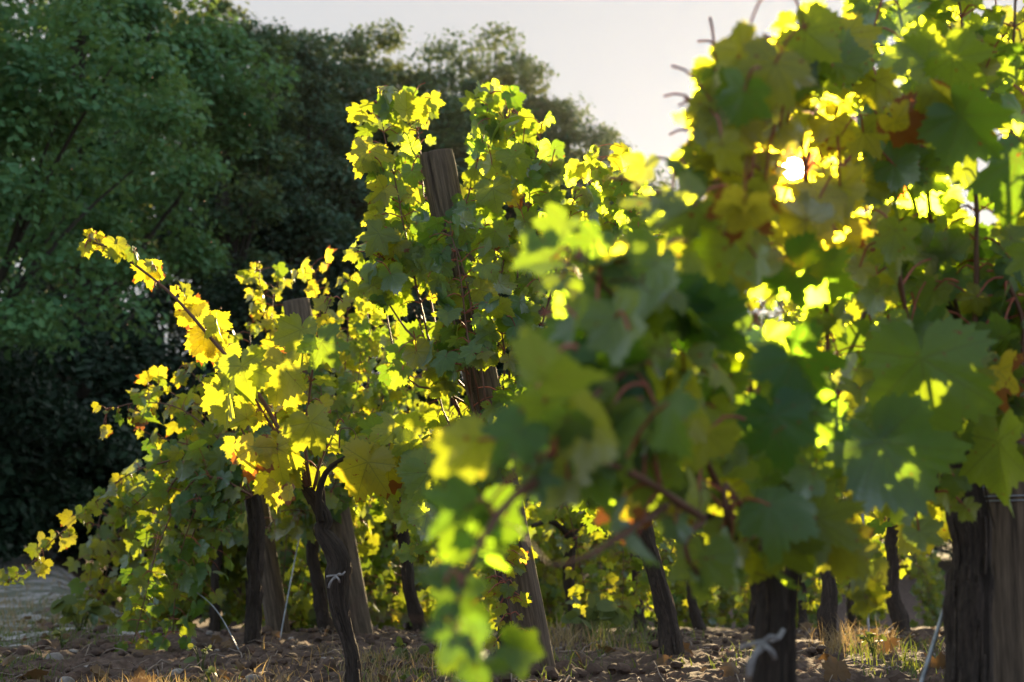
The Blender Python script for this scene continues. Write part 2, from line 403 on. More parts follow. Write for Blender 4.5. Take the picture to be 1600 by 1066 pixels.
# ------------------------------------------------------------------ ground
def build_ground():
    fine = np.radians(np.arange(-34, 34.01, 0.16)); coarse = np.radians(np.arange(40, 320.1, 6))
    ang = np.concatenate([fine, coarse])
    r = [0.3]
    while r[-1] < 640:
        x = r[-1]; k = 0.06 if x < 3.2 else (0.0045 if x < 9 else (0.009 if x < 16 else (0.03 if x < 60 else 0.10)))
        r.append(x * (1 + k))
    r = np.array(r); na = len(ang)
    R, A = np.meshgrid(r, ang, indexing='ij')
    X = R * np.sin(A); Y = R * np.cos(A)
    Z = ground_z(X.ravel(), Y.ravel())
    v = np.stack([X.ravel(), Y.ravel(), Z], 1)
    i = np.arange(len(r) - 1)[:, None] * na; j = np.arange(na)[None]; j2 = (j + 1) % na
    q = np.stack([i + j, i + j2, i + na + j2, i + na + j], -1).reshape(-1, 4)
    f = np.vstack([q[:, [0, 2, 1]], q[:, [0, 3, 2]]])
    c = len(v); v = np.vstack([v, [[0, 0, gz(0, 0)]]])
    jj = np.arange(na); f = np.vstack([f, np.stack([jj, (jj + 1) % na, np.full(na, c)], 1)[:, [0, 1, 2]]])
    mb = MB(); mb.add(v, f, 0, np.append(field_mask(X.ravel(), Y.ravel()), 1))
    tag(mb.build('ground', ground_material()), kind='structure')
    # pale stony track passing the row ends on the left, rising towards the wood
    L = smooth_path([(-7.5, 2.2, 0), (-3.55, 6.4, 0), (-3.75, 9, 0), (-4.3, 12, 0), (-5.6, 16, 0), (-8, 20, 0)], 150)
    tn = nrm(np.gradient(L, axis=0)); sd = np.stack([-tn[:, 1], tn[:, 0]], 1)
    cols = np.linspace(-1.2, 1.2, 28); vv = []
    for k in range(len(L)):
        for cc in cols:
            wv = cc * (1 + 0.5 * (vnoise(np.array([k * .21]), np.array([cc * .2]), 44)[0] - .5) + .35 * (vnoise(np.array([k * .8]), np.array([cc * .2]), 45)[0] - .5))
            vv.append((L[k, 0] + sd[k, 0] * wv, L[k, 1] + sd[k, 1] * wv, 0))
    vv = np.array(vv); vv[:, 2] = ground_z(vv[:, 0], vv[:, 1]) + 0.006
    n = len(cols); i = np.arange(len(L) - 1)[:, None] * n; j = np.arange(n - 1)[None]
    q = np.stack([i + j, i + j + 1, i + n + j + 1, i + n + j], -1).reshape(-1, 4)
    mb = MB(); mb.add(vv, np.vstack([q[:, [0, 2, 1]], q[:, [0, 3, 2]]]))
    tag(mb.build('gravel_track', track_material()), kind='structure')

build_ground()

def ico():
    p = (1 + 5 ** .5) / 2
    v = nrm(np.array([(-1, p, 0), (1, p, 0), (-1, -p, 0), (1, -p, 0), (0, -1, p), (0, 1, p), (0, -1, -p), (0, 1, -p), (p, 0, -1), (p, 0, 1), (-p, 0, -1), (-p, 0, 1)], float))
    f = [(0, 11, 5), (0, 5, 1), (0, 1, 7), (0, 7, 10), (0, 10, 11), (1, 5, 9), (5, 11, 4), (11, 10, 2), (10, 7, 6), (7, 1, 8), (3, 9, 4), (3, 4, 2), (3, 2, 6), (3, 6, 8), (3, 8, 9), (4, 9, 5), (2, 4, 11), (6, 2, 10), (8, 6, 7), (9, 8, 1)]
    v = list(v); nf = []; mid = {}
    def m(a, b):
        k = (min(a, b), max(a, b))
        if k not in mid: mid[k] = len(v); v.append(nrm(v[a] + v[b]))
        return mid[k]
    for a, b, c in f:
        x, y, z = m(a, b), m(b, c), m(c, a); nf += [(a, x, z), (b, y, x), (c, z, y), (x, y, z)]
    return np.array(v), np.array(nf)
ICO = ico()

def scatter_px(n, xr, dr):
    x = RNG.uniform(*xr, n); d = dr[0] * (dr[1] / dr[0]) ** RNG.random(n)
    return (x - 800) / F * d * 1.02, d

def build_clods():
    for name, material, n, smax, seed in (('soil_clods', CLOD, 5200, 0.034, 1), ('field_stones', STONE, 420, 0.030, 2)):
        mb = MB(); X, Y = scatter_px(n, (-80, 1680), (3.3, 9.5))
        Z = ground_z(X, Y); M = field_mask(X, Y)
        for k in range(n):
            if RNG.random() > M[k] * 0.95 + 0.10: continue
            if vnoise(X[k:k + 1] * 1.7, Y[k:k + 1] * 1.7, 77)[0] + .25 * RNG.random() < .48: continue
            s = smax * (0.10 + RNG.random() ** 3.2) * (1 if Y[k] < 6 else 1.25)
            v = ICO[0] * (1 + 0.35 * (RNG.random((42, 1)) - .5)) * RNG.uniform(.6, 1.2, 3)
            th = RNG.uniform(0, 6.28); c, sn = math.cos(th), math.sin(th)
            v = v @ np.array([[c, sn, 0], [-sn, c, 0], [0, 0, .75]])
            mb.add(v * s + np.array([X[k], Y[k], Z[k] + s * .25]), ICO[1])
        o = mb.build(name, material, smooth=False)
        tag(o, 'loose crumbled soil clods over the tilled strip under the vines' if seed == 1 else 'small pale stones scattered over the tilled soil', 'soil' if seed == 1 else 'stones', kind='stuff')

def build_litter():
    mb = MB(); X, Y = scatter_px(230, (-60, 1660), (3.5, 9)); M = field_mask(X, Y)
    for x, y, m_ in zip(X, Y, M):
        if RNG.random() > m_ * .9 + .1: continue
        a = RNG.uniform(0, 6.28); L = RNG.uniform(.05, .32); d = np.array([math.cos(a), math.sin(a)]); n = 9; t = np.linspace(-.5, .5, n)
        bx = x + d[0] * L * t + .02 * np.sin(3 * t + a); by = y + d[1] * L * t + .03 * np.sin(4 * t)
        z = ground_z(bx, by) + .012 + .03 * RNG.random() * (t + .5) ** 2
        tube(mb, np.stack([bx, by, z], 1), np.linspace(.0035, .0018, n) * RNG.uniform(.5, 1.3), 5)
    tag(mb.build('vine_prunings', STICK), 'thin dry twigs and cut prunings lying over the tilled soil', 'twigs', kind='stuff')
    mb = MB(); X, Y = scatter_px(150, (-60, 1660), (3.6, 10))
    for x, y in zip(X, Y):
        n = nrm(np.array([0, -.2, 1]) + RNG.normal(size=3) * .35); t = RNG.normal(size=3)
        put_leaf(mb, np.array([x, y, gz(x, y) + .02]), t, n, RNG.uniform(.03, .065), RNG, MID, RNG.choice([.5, 1, 1]), 1.0, None, False)
    tag(mb.build('fallen_leaves', [DRYLEAF, PETIOLE]), 'withered vine leaves fallen on the soil', 'leaves', kind='stuff')

def blades(mb, x, y, z, h, wd, lean, tint, n=3):
    th = RNG.uniform(0, 6.28); d = np.array([math.cos(th), math.sin(th), 0]); sd = np.array([-d[1], d[0], 0])
    th2 = RNG.uniform(0, 6.28); sd = np.array([math.cos(th2), math.sin(th2), 0])
    t = np.linspace(0, 1, n + 1); base = np.array([x, y, z - .005])
    c = base + np.outer(t, [0, 0, h]) + np.outer(t ** 2 * lean * h, d) - np.outer(t ** 2 * lean * .35 * h, [0, 0, 1])
    ww = wd * (1 - t ** 1.5 * .95)
    v = np.empty((2 * (n + 1), 3)); v[0::2] = c - ww[:, None] * sd; v[1::2] = c + ww[:, None] * sd
    f = []
    for k in range(n): f += [(2 * k, 2 * k + 1, 2 * k + 3), (2 * k, 2 * k + 3, 2 * k + 2)]
    mb.add(v, f, 0, tint)

def build_grass():
    g = MB(); s = MB()
    # tufts: dry straw in front of the vines, green between the rows and on the meadow beside the track
    def tuft(mb, x, y, n, h, wd, sp):
        for _ in range(n):
            a = x + RNG.normal() * sp; b = y + RNG.normal() * sp
            blades(mb, a, b, gz(a, b), h * RNG.uniform(.4, 1.15), wd * RNG.uniform(.6, 1.2), RNG.uniform(.1, .9), RNG.random())
    spots = [(0, 430, 3.5, 4.1, 70, 's', .06), (180, 470, 3.6, 4.3, 60, 's', .07), (560, 720, 3.7, 5.2, 46, 's', .075), (560, 760, 3.9, 5.5, 50, 'g', .06),
             (800, 1180, 4.4, 7.5, 70, 'g', .06), (830, 960, 5.8, 7.5, 26, 's', .14), (1270, 1360, 5.4, 6.8, 26, 's', .15), (1300, 1450, 4.8, 6.5, 30, 'g', .09), (860, 1000, 6, 8, 24, 'g', .15),
             (-60, 110, 4.2, 5.4, 60, 'g', .05), (-80, 220, 6.2, 13, 380, 'g', .05), (-80, 200, 8, 20, 160, 's', .10), (400, 640, 4.4, 6.2, 22, 's', .06), (1330, 1490, 4.0, 5.0, 24, 'g', .05), (250, 420, 3.8, 5.0, 20, 'g', .05)]
    for x0, x1, d0, d1, n, k, h in spots:
        X, Y = scatter_px(n, (x0, x1), (d0, d1))
        for a, b in zip(X, Y): tuft(g if k == 'g' else s, a, b, int(RNG.integers(6, 16)), h, 0.0026 if b < 7 else 0.004, 0.045 if b < 7 else .09)
    tag(g.build('green_grass', GRASS), 'low green grass growing between the vine rows and by the track', 'grass', kind='stuff')
    tag(s.build('dry_grass', STRAW), 'dry straw coloured grass at the near edge of the soil', 'grass', kind='stuff')

build_clods(); build_grass()

# ------------------------------------------------------------------ vine leaves
def leaf_variants(N, rings, count, seed):
    """five-lobed, toothed grape leaf; petiole at the origin, tip along +Y, length 1"""
    rng = np.random.default_rng(seed); out = []
    for q in range(count):
        l1, l2 = rng.uniform(.86, .96), rng.uniform(.68, .80); s1, s2 = rng.uniform(.56, .80), rng.uniform(.46, .68)
        key = np.array([0, 27, 52, 78, 104, 130, 150, 166, 180.]); 
        def half():
            j = lambda s: rng.normal() * s
            return np.array([1 + j(.03), s1 + j(.05), l1 + j(.04), s2 + j(.04), l2 + j(.04), 1.0 * (.60 + j(.04)), .54 + j(.03), .38, .07])
        a = np.linspace(-180, 180, N, endpoint=False)
        hr, hl = half(), half()
        def ev(h, x):
            # pointed lobes: interpolate with a sharpened cosine between lobe tips and sinuses
            i = np.clip(np.searchsorted(key, x, 'right') - 1, 0, 7); t = (x - key[i]) / (key[i + 1] - key[i])
            lob = h[i] > h[i + 1]
            t2 = t * t * (3 - 2 * t) * .45 + .55 * t
            return h[i] + (h[i + 1] - h[i]) * t2
        r = np.where(a >= 0, ev(hr, np.abs(a)), ev(hl, np.abs(a)))
        teeth = np.where(np.arange(N) % 2 == 0, 1, -1) * .072 * (np.abs(a) < 160) * rng.uniform(.4, 1.4, N)
        r = r * (1 + teeth)
        th = np.radians(a); px = np.sin(th) * r; py = np.cos(th) * r
        V = [np.zeros((1, 2))]
        for g in rings: V.append(np.stack([px * g, py * g], 1))
        V = np.concatenate(V)
        fold = rng.uniform(.0, .75) * rng.choice([1, 1, 1, -.5]); dro = rng.uniform(.0, .7); tw = rng.normal() * .18; ph = rng.uniform(0, 6)
        rr = np.hypot(V[:, 0], V[:, 1])
        z = fold * (np.sqrt(V[:, 0] ** 2 + .01) - .1) - dro * rr ** 2 * .6 - .25 * np.maximum(V[:, 1], 0) ** 2 * rng.uniform(-.3, 1) + tw * V[:, 0] * V[:, 1]
        av = np.arctan2(V[:, 0], V[:, 1])
        z = z + .022 * rr * np.cos(av * 360 / 52 + 3.14) + .05 * rr ** 2 * np.sin(3 * av + ph) + .035 * rr * np.sin(7 * V[:, 0] + ph) * np.cos(6 * V[:, 1])
        edge = rng.uniform(-.16, .16); z = z + edge * sstep(.55, 1.0, rr) * np.sin(4 * av + ph * 2)
        j = np.arange(N); jn = (j + 1) % N; f = [np.stack([np.zeros(N, int), 1 + jn, 1 + j], 1)]
        for k in range(len(rings) - 1):
            o = 1 + k * N
            f += [np.stack([o + j, o + jn, o + N + jn], 1), np.stack([o + j, o + N + jn, o + N + j], 1)]
        out.append((np.column_stack([V, z]), np.concatenate(f), V.copy(), N))
    return out

HI = leaf_variants(64, (.28, .55, .8, 1.0), 16, 3)
MID = leaf_variants(44, (.5, 1.0), 12, 4)
LO = leaf_variants(28, (.6, 1.0), 8, 5)
SUN2 = np.array(SUNPX, float)

def in_poly(pts, poly):
    pts = np.atleast_2d(pts); poly = np.asarray(poly, float); c = np.zeros(len(pts), bool)
    x, y = pts[:, 0], pts[:, 1]; j = len(poly) - 1
    for i in range(len(poly)):
        xi, yi = poly[i]; xj, yj = poly[j]
        hit = ((yi > y) != (yj > y)) & (x < (xj - xi) * (y - yi) / (yj - yi + 1e-12) + xi)
        c ^= hit; j = i
    return c

KEEP_CLEAR = []     # (polygon in photo pixels, farthest distance): places the photo shows bare, e.g. the post's sawn top

SUNRAYS = []        # points of the near vine that the evening sun reaches through gaps in the row behind

def put_leaf(mb, base, t, n, s, rng, lib, age=0.0, tint=None, pet_from=None, test=True):
    t = nrm(t); n = nrm(n - (n @ t) * t); x = np.cross(t, n)
    V, f, luv, N = lib[int(rng.integers(len(lib)))]
    v = base + s * (V[:, :1] * x + V[:, 1:2] * t + V[:, 2:] * n)
    if test:
        c2 = proj(base + t * s * .4)[0]; ds_ = np.hypot(*(c2 - SUN2))
        if base[1] < 3 and ds_ < 125:
            if rng.random() < .30 * (1 - ds_ / 220): return False
            age = max(age, .75 * (1 - ds_ / 260) + .1 * rng.normal())  # golden flare glow near the sun is put into leaf colour through age
        if ds_ < 260:
            # leaves hang beside the gap through which the sun shines, not across it
            away = (c2 - SUN2) / (ds_ + 1e-6); z_ = (base - CAM) @ FWD
            for _k in range(16):
                pp = proj(v[-N:])
                if not in_poly(SUN2, pp)[0] and np.min(np.hypot(*(pp - SUN2).T)) > 6: break
                dv_ = 11 / F * z_ * (away[0] * RIGHT - away[1] * UPV); v = v + dv_; base = base + dv_
            else: return False
        if SUNRAYS and base[1] > 3.49:
            cc = base + t * s * .4; w_ = cc - np.array(SUNRAYS); al = w_ @ SD
            ds = np.linalg.norm(w_ - al[:, None] * SD, axis=1)
            if np.any((al > .03) & (ds < s * (.85 if base[1] > 3.75 else .55) + .018)) and rng.random() < .97: return False
        for poly, dm in KEEP_CLEAR:
            if base[1] < dm and in_poly(c2, poly)[0]: return False
    mb.add(v, f, 0, rng.random() if tint is None else tint, np.clip(age, 0, 1), luv)
    if pet_from is not None:
        a = np.asarray(pet_from); mid = (a + base) / 2 + np.array([0, 0, .012])
        tube(mb, smooth_path([a, mid, base], 5), np.linspace(.0016, .0012, 5) * (1 + .3 * (lib is HI)), 4, 1, cap=False)
    return True

SUNH = nrm(np.array([SD[0], SD[1], SD[2] * .6]))

def leaf_frame(out, rng, face=0.8, droop=0.8, rnd=0.6):
    s1 = 1 if rng.random() < .62 else -1
    n = face * s1 * SUNH + rnd * rng.normal(size=3) * .8 + np.array([0, 0, .35])
    t = droop * np.array([0, 0, -1]) + .55 * out + .45 * rng.normal(size=3)
    n = nrm(n); t = nrm(t - (t @ n) * n)
    return t, n

LEAFK = 0.80

def cane_leaves(mb, path, rng, lib, spacing=.06, size=(.085, .05), spread=1.0, face=.8, age=.2, agesd=.18, extra=.35, skip0=.1, pet=(.05, .10), droop=.8, tint=None):
    seg = np.linalg.norm(np.diff(path, axis=0), axis=1); c = np.concatenate([[0], np.cumsum(seg)]); L = c[-1]
    spacing = spacing * .80; size = (size[0] * LEAFK, size[1] * LEAFK); s = L * skip0; side = 1; cnt = 0
    while s < L:
        u = s / L; i = min(np.searchsorted(c, s), len(path) - 1); p = path[i]
        tan = nrm(path[min(i + 1, len(path) - 1)] - path[max(i - 1, 0)])
        for k in range(2 if rng.random() < extra else 1):
            o = np.cross(tan, SUNH) * side + .9 * rng.normal(size=3); o = o - (o @ tan) * tan * .8; o = nrm(o)
            sz = (size[0] + (size[1] - size[0]) * u) * rng.choice([.55, .8, 1.0, 1.0, 1.12]) * rng.uniform(.88, 1.15)
            pl = rng.uniform(*pet) * spread * (sz / size[0])
            base = p + o * pl + np.array([0, 0, -.15 * pl]) + tan * pl * .3
            t, n = leaf_frame(o, rng, face, droop)
            cnt += put_leaf(mb, base, t, n, sz, rng, lib, age + rng.normal() * agesd, tint if tint is None else tint * rng.random(), p)
            side = -side
        s += spacing * rng.uniform(.6, 1.4) * (1 - .35 * u)
    # shoot tip: tiny young leaves
    for k in range(3):
        t, n = leaf_frame(tan, rng, face, .1); put_leaf(mb, path[-1] - tan * .012 * k, nrm(tan + .8 * rng.normal(size=3)), n, size[1] * rng.uniform(.25, .45), rng, lib, age, 1.0, path[-1])
    return cnt

def px_path(pts, d=None):
    out = []
    for p in pts:
        out.append(P(p[0], p[1], p[2] if len(p) > 2 else d))
    return np.array(out)

def add_cane(root, pts, rng, lib, r=(.0045, .0018), wob=.006, **kw):
    o = np.array(root.location)
    L = np.sum(np.linalg.norm(np.diff(pts, axis=0), axis=1)); n = max(8, int(L / .045))
    path = smooth_path(pts, n); path = path + (np.cumsum(rng.normal(size=path.shape), 0) * wob * .35) * np.linspace(0, 1, n)[:, None] ** .5 * (1 if n < 60 else .6)
    mb = MB()
    rad = np.linspace(r[0], r[1], n) * (1 + .22 * (np.arange(n) % 2))
    tube(mb, path, rad, 6 if lib is HI else 5)
    if lib is HI:
        for q in range(int(rng.integers(1, 4))):
            i0 = int(rng.integers(n // 4, n)); p0 = path[i0]; L0 = rng.uniform(.05, .13); dr = nrm(rng.normal(size=3) + np.array([0, 0, .3])); e1 = nrm(np.cross(dr, rng.normal(size=3))); e2 = np.cross(dr, e1)
            tt = np.linspace(0, 1, 26); rc = .012 * sstep(.35, 1, tt)
            tp_ = p0 + np.outer(tt * L0 * (1 - .3 * tt), dr) + np.outer(rc * np.cos(tt * 17) - rc * .4, e1) + np.outer(rc * np.sin(tt * 17), e2)
            tube(mb, tp_, np.linspace(.0011, .0005, 26), 4)
    c = mb.build('cane', CANE, root, o)
    fb = MB()
    k = cane_leaves(fb, path, rng, lib, **kw)
    if fb.n:
        fb.build('foliage', [LEAF, PETIOLE], c, o)
    return c

def add_trunk(root, pts, radii, rng, rough=.16, sides=22, name='trunk', extra=()):
    o = np.array(root.location); mb = MB()
    L = np.sum(np.linalg.norm(np.diff(pts, axis=0), axis=1)); n = max(14, int(L / .018))
    path = smooth_path(pts, n)
    rr = np.interp(np.linspace(0, 1, n), np.linspace(0, 1, len(radii)), radii)
    path[:, :2] += (np.stack([vnoise(np.linspace(0, L * 7, n), np.full(n, rng.random() * 50), 3), vnoise(np.linspace(0, L * 7, n), np.full(n, rng.random() * 50), 4)], 1) - .5) * .022
    tube(mb, path, rr, sides, rough=rough, twist=.16, seed=rng.random() * 9)
    for q in range(int(L * 55)):
        i0 = int(rng.integers(0, n - 7)); m_ = int(rng.integers(3, 7)); th0 = rng.uniform(0, 6.28); o1 = nrm(np.array([math.cos(th0), math.sin(th0), 0])); wd = np.cross(o1, [0, 0, 1.0]) * rng.uniform(.0015, .004)
        tt = np.linspace(0, 1, m_ + 1); lift = 1.0 + .30 * rng.random() * (tt if rng.random() < .5 else 1 - tt) ** 2
        cc = path[i0:i0 + m_ + 1] + o1 * (rr[i0:i0 + m_ + 1] * lift)[:, None]
        vv = np.concatenate([cc - wd, cc + wd, cc + o1 * .0015]); M_ = m_ + 1; f_ = []
        for u_ in range(m_):
            for a_, b_ in ((0, 2), (2, 1), (1, 0)): f_ += [(a_ * M_ + u_, b_ * M_ + u_, b_ * M_ + u_ + 1), (a_ * M_ + u_, b_ * M_ + u_ + 1, a_ * M_ + u_ + 1)]
        mb.add(vv, f_, 0, .5, 0, np.stack([np.full(len(vv), th0), np.tile(np.linspace(0, .1, M_), 3) + rng.random()], 1))
    for epts, er in extra:
        m = max(8, int(np.sum(np.linalg.norm(np.diff(np.array(epts), axis=0), axis=1)) / .02)); ep = smooth_path(epts, m)
        tube(mb, ep, np.linspace(er[0], er[1], m), 12, rough=rough, twist=.2, seed=rng.random() * 9)
    return mb.build(name, BARK, root, o)

def add_leaf_part(root, bx, by, tx, ty, d, rng, age=.1, tint=None, tilt=0.0, roll=0.0, lib=HI, label=None, pet=None, under=False):
    """one leaf the photo shows clearly: base and tip in photo pixels at distance d; tilt moves the tip in depth, roll turns the blade about its midrib"""
    b = P(bx, by, d); L0 = math.hypot(tx - bx, ty - by) / F * d
    e = P(tx, ty, d + tilt * L0); t = e - b; s = np.linalg.norm(t); t = nrm(t)
    v = nrm(CAM - b); n = nrm(v - (v @ t) * t)
    if under: n = -n
    x = np.cross(t, n); n = math.cos(roll) * n + math.sin(roll) * x
    mb = MB()
    ok = put_leaf(mb, b, t, n, s, rng, lib, age, tint, None if pet is None else P(pet[0], pet[1], d + .02))
    if not ok: return
    o = mb.build('leaf', [LEAF, PETIOLE], root, np.array(root.location))
    if label: o['label'] = label
    return o

def fill_leaves(root, poly, depth, n, rng, lib, size=.08, face=.7, age=.1, agesd=.15, droop=.8):
    """leaves through the thickness of a row's canopy; depth(px) gives the row's own plane"""
    o = np.array(root.location); poly = np.asarray(poly, float); mb = MB()
    lo, hi = poly.min(0), poly.max(0); k = 0; tries = 0
    while k < n and tries < n * 12:
        tries += 1
        q = rng.uniform(lo, hi)
        if not in_poly(q, poly)[0]: continue
        d = depth(q[0]) + rng.normal() * .13
        p = P(q[0], q[1], d); out = nrm(rng.normal(size=3) * np.array([1, 1, .5]))
        t, nn = leaf_frame(out, rng, face, droop)
        s = size * rng.uniform(.65, 1.25); base = p - t * s * .4
        k += put_leaf(mb, base, t, nn, s, rng, lib, age + rng.normal() * agesd, None, base - out * .05 + np.array([0, 0, .03]))
    return mb.build('foliage', [LEAF, PETIOLE], root, o)

U = nrm(np.array([.53, .85, 0]))            # direction of the vine rows
VINE = 'grape vine'

def gen_vine(x, y, seed, label, group, ncane=9, top=1.9, lib=MID, droopy=.3, low=.45, trunk=True, lean=(0, 0), age=.22, spacing=.065, size=(.085, .05), tr=.03):
    rng = np.random.default_rng(seed); z = gz(x, y)
    root = empty('grape_vine', (x, y, z), label, VINE, group)
    b = np.array([x, y, z - .04]); hz = rng.uniform(.58, .72)
    head = np.array([x + lean[0], y + lean[1], z + hz])
    mid = (b + head) / 2 + rng.normal(size=3) * np.array([.03, .03, 0])
    a1 = head + U * rng.uniform(.35, .5) + np.array([0, 0, .05]); a2 = head - U * rng.uniform(.35, .5) + np.array([0, 0, .05])
    am1 = (head + a1) / 2 + np.array([0, 0, .06]); am2 = (head + a2) / 2 + np.array([0, 0, .06])
    add_trunk(root, [b, mid, head], [tr * 1.35, tr, tr * .85, tr * 1.1], rng, sides=14, extra=[([head, am1, a1], (tr * .6, tr * .35)), ([head, am2, a2], (tr * .6, tr * .35))])
    for k in range(ncane):
        s = rng.uniform(0, 1); arm = [head, am1, a1] if k % 2 else [head, am2, a2]
        p0 = smooth_path(arm, 12)[int(s * 11)]
        side = np.cross(U, [0, 0, 1]) * rng.choice([-1, 1])
        h = rng.uniform(.75, 1.0) * (top - hz)
        if rng.random() < droopy:
            pts = [p0, p0 + np.array([0, 0, .25]) + side * .18, p0 + side * .42 + np.array([0, 0, .15]) + U * rng.normal() * .2, p0 + side * .5 - np.array([0, 0, hz - low]) + U * rng.normal() * .25]
        else:
            pts = [p0, p0 + np.array([0, 0, h * .4]) + side * rng.uniform(0, .14) + U * rng.normal() * .08, p0 + np.array([0, 0, h * .8]) + side * rng.uniform(.0, .22) + U * rng.normal() * .15, p0 + np.array([0, 0, h]) + side * rng.uniform(0, .3) + U * rng.normal() * .2]
        add_cane(root, np.array(pts), rng, lib, spacing=spacing, size=size, age=age, extra=.7, skip0=.04, pet=(.05, .14))
    return root

# ------------------------------------------------------------------ posts and wires
def post(base, top, r, label, cat='post', crack=True, seed=0):
    base = np.asarray(base); top = np.asarray(top); ax = top - base; L = np.linalg.norm(ax)
    root = empty('wooden_post', base, label, cat, 'wooden end posts of the vine rows')
    n = 60; sides = 120; path = base + np.outer(np.linspace(-.05 / L, 1, n), ax)
    mb = MB(); rad = np.full(n, r); rad[-1] *= .97
    tan = nrm(ax); a = nrm(np.cross([0, 1, 0], tan)); b = np.cross(tan, a)
    th = np.linspace(0, 2 * math.pi, sides, endpoint=False); v = []; lu = []
    for i in range(n):
        rr = rad[i] * (1 + .035 * np.sin(2 * th + seed) + .02 * np.sin(5 * th + i * .03) + .02 * (vnoise(th * 3, np.full(sides, i * .25), seed) - .5))
        if crack:
            da = (th - (4.25 + .06 * math.sin(i * .3) + seed)) ; da = (da + math.pi) % (2 * math.pi) - math.pi
            rr = rr * (1 - .22 * np.exp(-(da / .055) ** 2) * sstep(.35, .95, i / n))
        v.append(path[i] + np.outer(np.cos(th) * rr, a) + np.outer(np.sin(th) * rr, b)); lu.append(np.stack([th, np.full(sides, i / n * L)], 1))
    v = np.concatenate(v); lu = np.concatenate(lu)
    i = np.arange(n - 1)[:, None] * sides; j = np.arange(sides)[None]; j2 = (j + 1) % sides
    q = np.stack([i + j, i + j2, i + sides + j2, i + sides + j], -1).reshape(-1, 4)
    mb.add(v, np.vstack([q[:, [0, 1, 2]], q[:, [0, 2, 3]]]), 0, .5, 0, lu)
    mb.build('shaft', POST, root, base)
    # sawn end, a little proud and rounded at the rim
    cp = MB(); ring = v[(n - 1) * sides:]; c = top; up = tan * .004
    vv = np.vstack([ring, c + (ring - c) * .96 + up, c + (ring - c) * .5 + up * 1.1, [c + up * 1.2]])
    jj = np.arange(sides); jn = (jj + 1) % sides; f = []
    for k in range(2): f += [np.stack([k * sides + jj, k * sides + jn, (k + 1) * sides + jn], 1), np.stack([k * sides + jj, (k + 1) * sides + jn, (k + 1) * sides + jj], 1)]
    f.append(np.stack([2 * sides + jj, 2 * sides + jn, np.full(sides, 3 * sides)], 1))
    cp.add(vv, np.concatenate(f), 0, .5, 0, np.column_stack([np.tile(th, 3), np.repeat([0, .3, .9], sides)]).tolist() + [[0, 1.0]])
    cp.build('sawn_top', POST, root, base, smooth=False)
    def loop(frac, turns=2.2):
        w = MB(); tt = np.linspace(0, turns * 2 * math.pi, 60)
        cc = base + ax * frac
        pts = cc + np.outer(np.cos(tt) * (r + .004), a) + np.outer(np.sin(tt) * (r + .004), b) + np.outer(np.linspace(0, .018, 60), tan)
        tube(w, pts, .0016, 5); w.build('wire_loop', WIRE, root, base)
    return root, loop, base, ax, r

def wire(pts, label, r=.0015, name='trellis_wire', cat='wire', n=24):
    mb = MB(); tube(mb, smooth_path(pts, n), r, 5)
    return tag(mb.build(name, WIRE), label, cat)

PB2 = P(848, 1042, 4.72); PB2[2] = gz(PB2[0], PB2[1]) - .05
PT2 = P(681, 240, 4.5)
p2 = post(PB2, PT2, .056, 'tall leaning wooden post with a cracked sawn top amid the middle sunlit vine', seed=0)
p2[1](.83); p2[1](.70)
PB3 = P(565, 1000, 7.2); PB3[2] = gz(PB3[0], PB3[1]) - .05; PT3 = P(462, 470, 7.0)
p3 = post(PB3, PT3, .066, 'leaning wooden post behind the near knobbly trunk, its base at the white tie', seed=2); p3[1](.86)
PB4 = P(440, 998, 7.6); PB4[2] = gz(PB4[0], PB4[1]) - .05; PT4 = P(375, 640, 7.5)
p4 = post(PB4, PT4, .062, 'dark short leaning post left of the taller post behind the knobbly trunk', seed=4)
PB1 = P(1583, 1200, 2.62); PB1[2] = gz(PB1[0], PB1[1]) - .05; PT1 = P(1552, 430, 2.56)
p1 = post(PB1, PT1, .062, 'thick dark wooden post at the right edge, close to the camera', seed=5); p1[1](.55); p1[1](.70)

def on(pr, f, side=(0, -1, 0)): return pr[2] + pr[3] * f + np.asarray(side) * pr[4]
for f, lbl in ((.83, 'thin wire running from near the top of the middle leaning post'), (.55, 'thin wire running from halfway up the middle leaning post')):
    a = on(p2, f, (.6, .3, 0)); wire([a, a + U * 4 + np.array([0, 0, .0]), a + U * 8], lbl)
for f, lbl in ((.7, 'upper thin wire running along the nearest row from the dark right post'),):
    a = on(p1, f, (.6, .3, 0)); wire([a, a + U * 2, a + U * 6], lbl)
a = on(p3, .6, (.6, .3, 0)); wire([a, a + U * 5, a + U * 10], 'thin wire running along the row from the post behind the knobbly trunk')
# guy wires
g1 = P(1534, 765, 2.5); g0 = P(1441, 1062, 2.45); g0b = g1 + (g0 - g1) * 1.25
wire([P(1600, 715, 2.5), P(1560, 745, 2.49), g1], 'grey wire end rising right across the dark right post', .003, 'guy_wire')
wire([g1, (g1 + g0b) / 2, g0b], 'blue grey guy wire slanting to the ground left of the dark right post', .0042, 'guy_wire')
q0 = P(436, 1004, 6.9); q0[2] = gz(q0[0], q0[1])
wire([P(468, 838, 7.1), P(452, 920, 7.0), q0], 'thin grey guy wire slanting to the soil in front of the short leaning post', .004, 'guy_wire')
q0 = P(384, 998, 6.0); q0[2] = gz(q0[0], q0[1])
wire([P(275, 905, 6.1), P(335, 950, 6.05), q0], 'dry pale stem like wire slanting down right below the drooping left vine', .0025, 'guy_wire')
q0 = P(1358, 1002, 6.2); q0[2] = gz(q0[0], q0[1]) - .03
mb = MB(); tube(mb, smooth_path([q0, P(1352, 880, 6.2), P(1346, 780, 6.2)], 20), .006, 8); tag(mb.build('metal_stake', WIRE), 'slim grey metal stake under the vines right of centre', 'stake')
q0 = P(680, 1040, 4.8); q0[2] = gz(q0[0], q0[1]) - .03
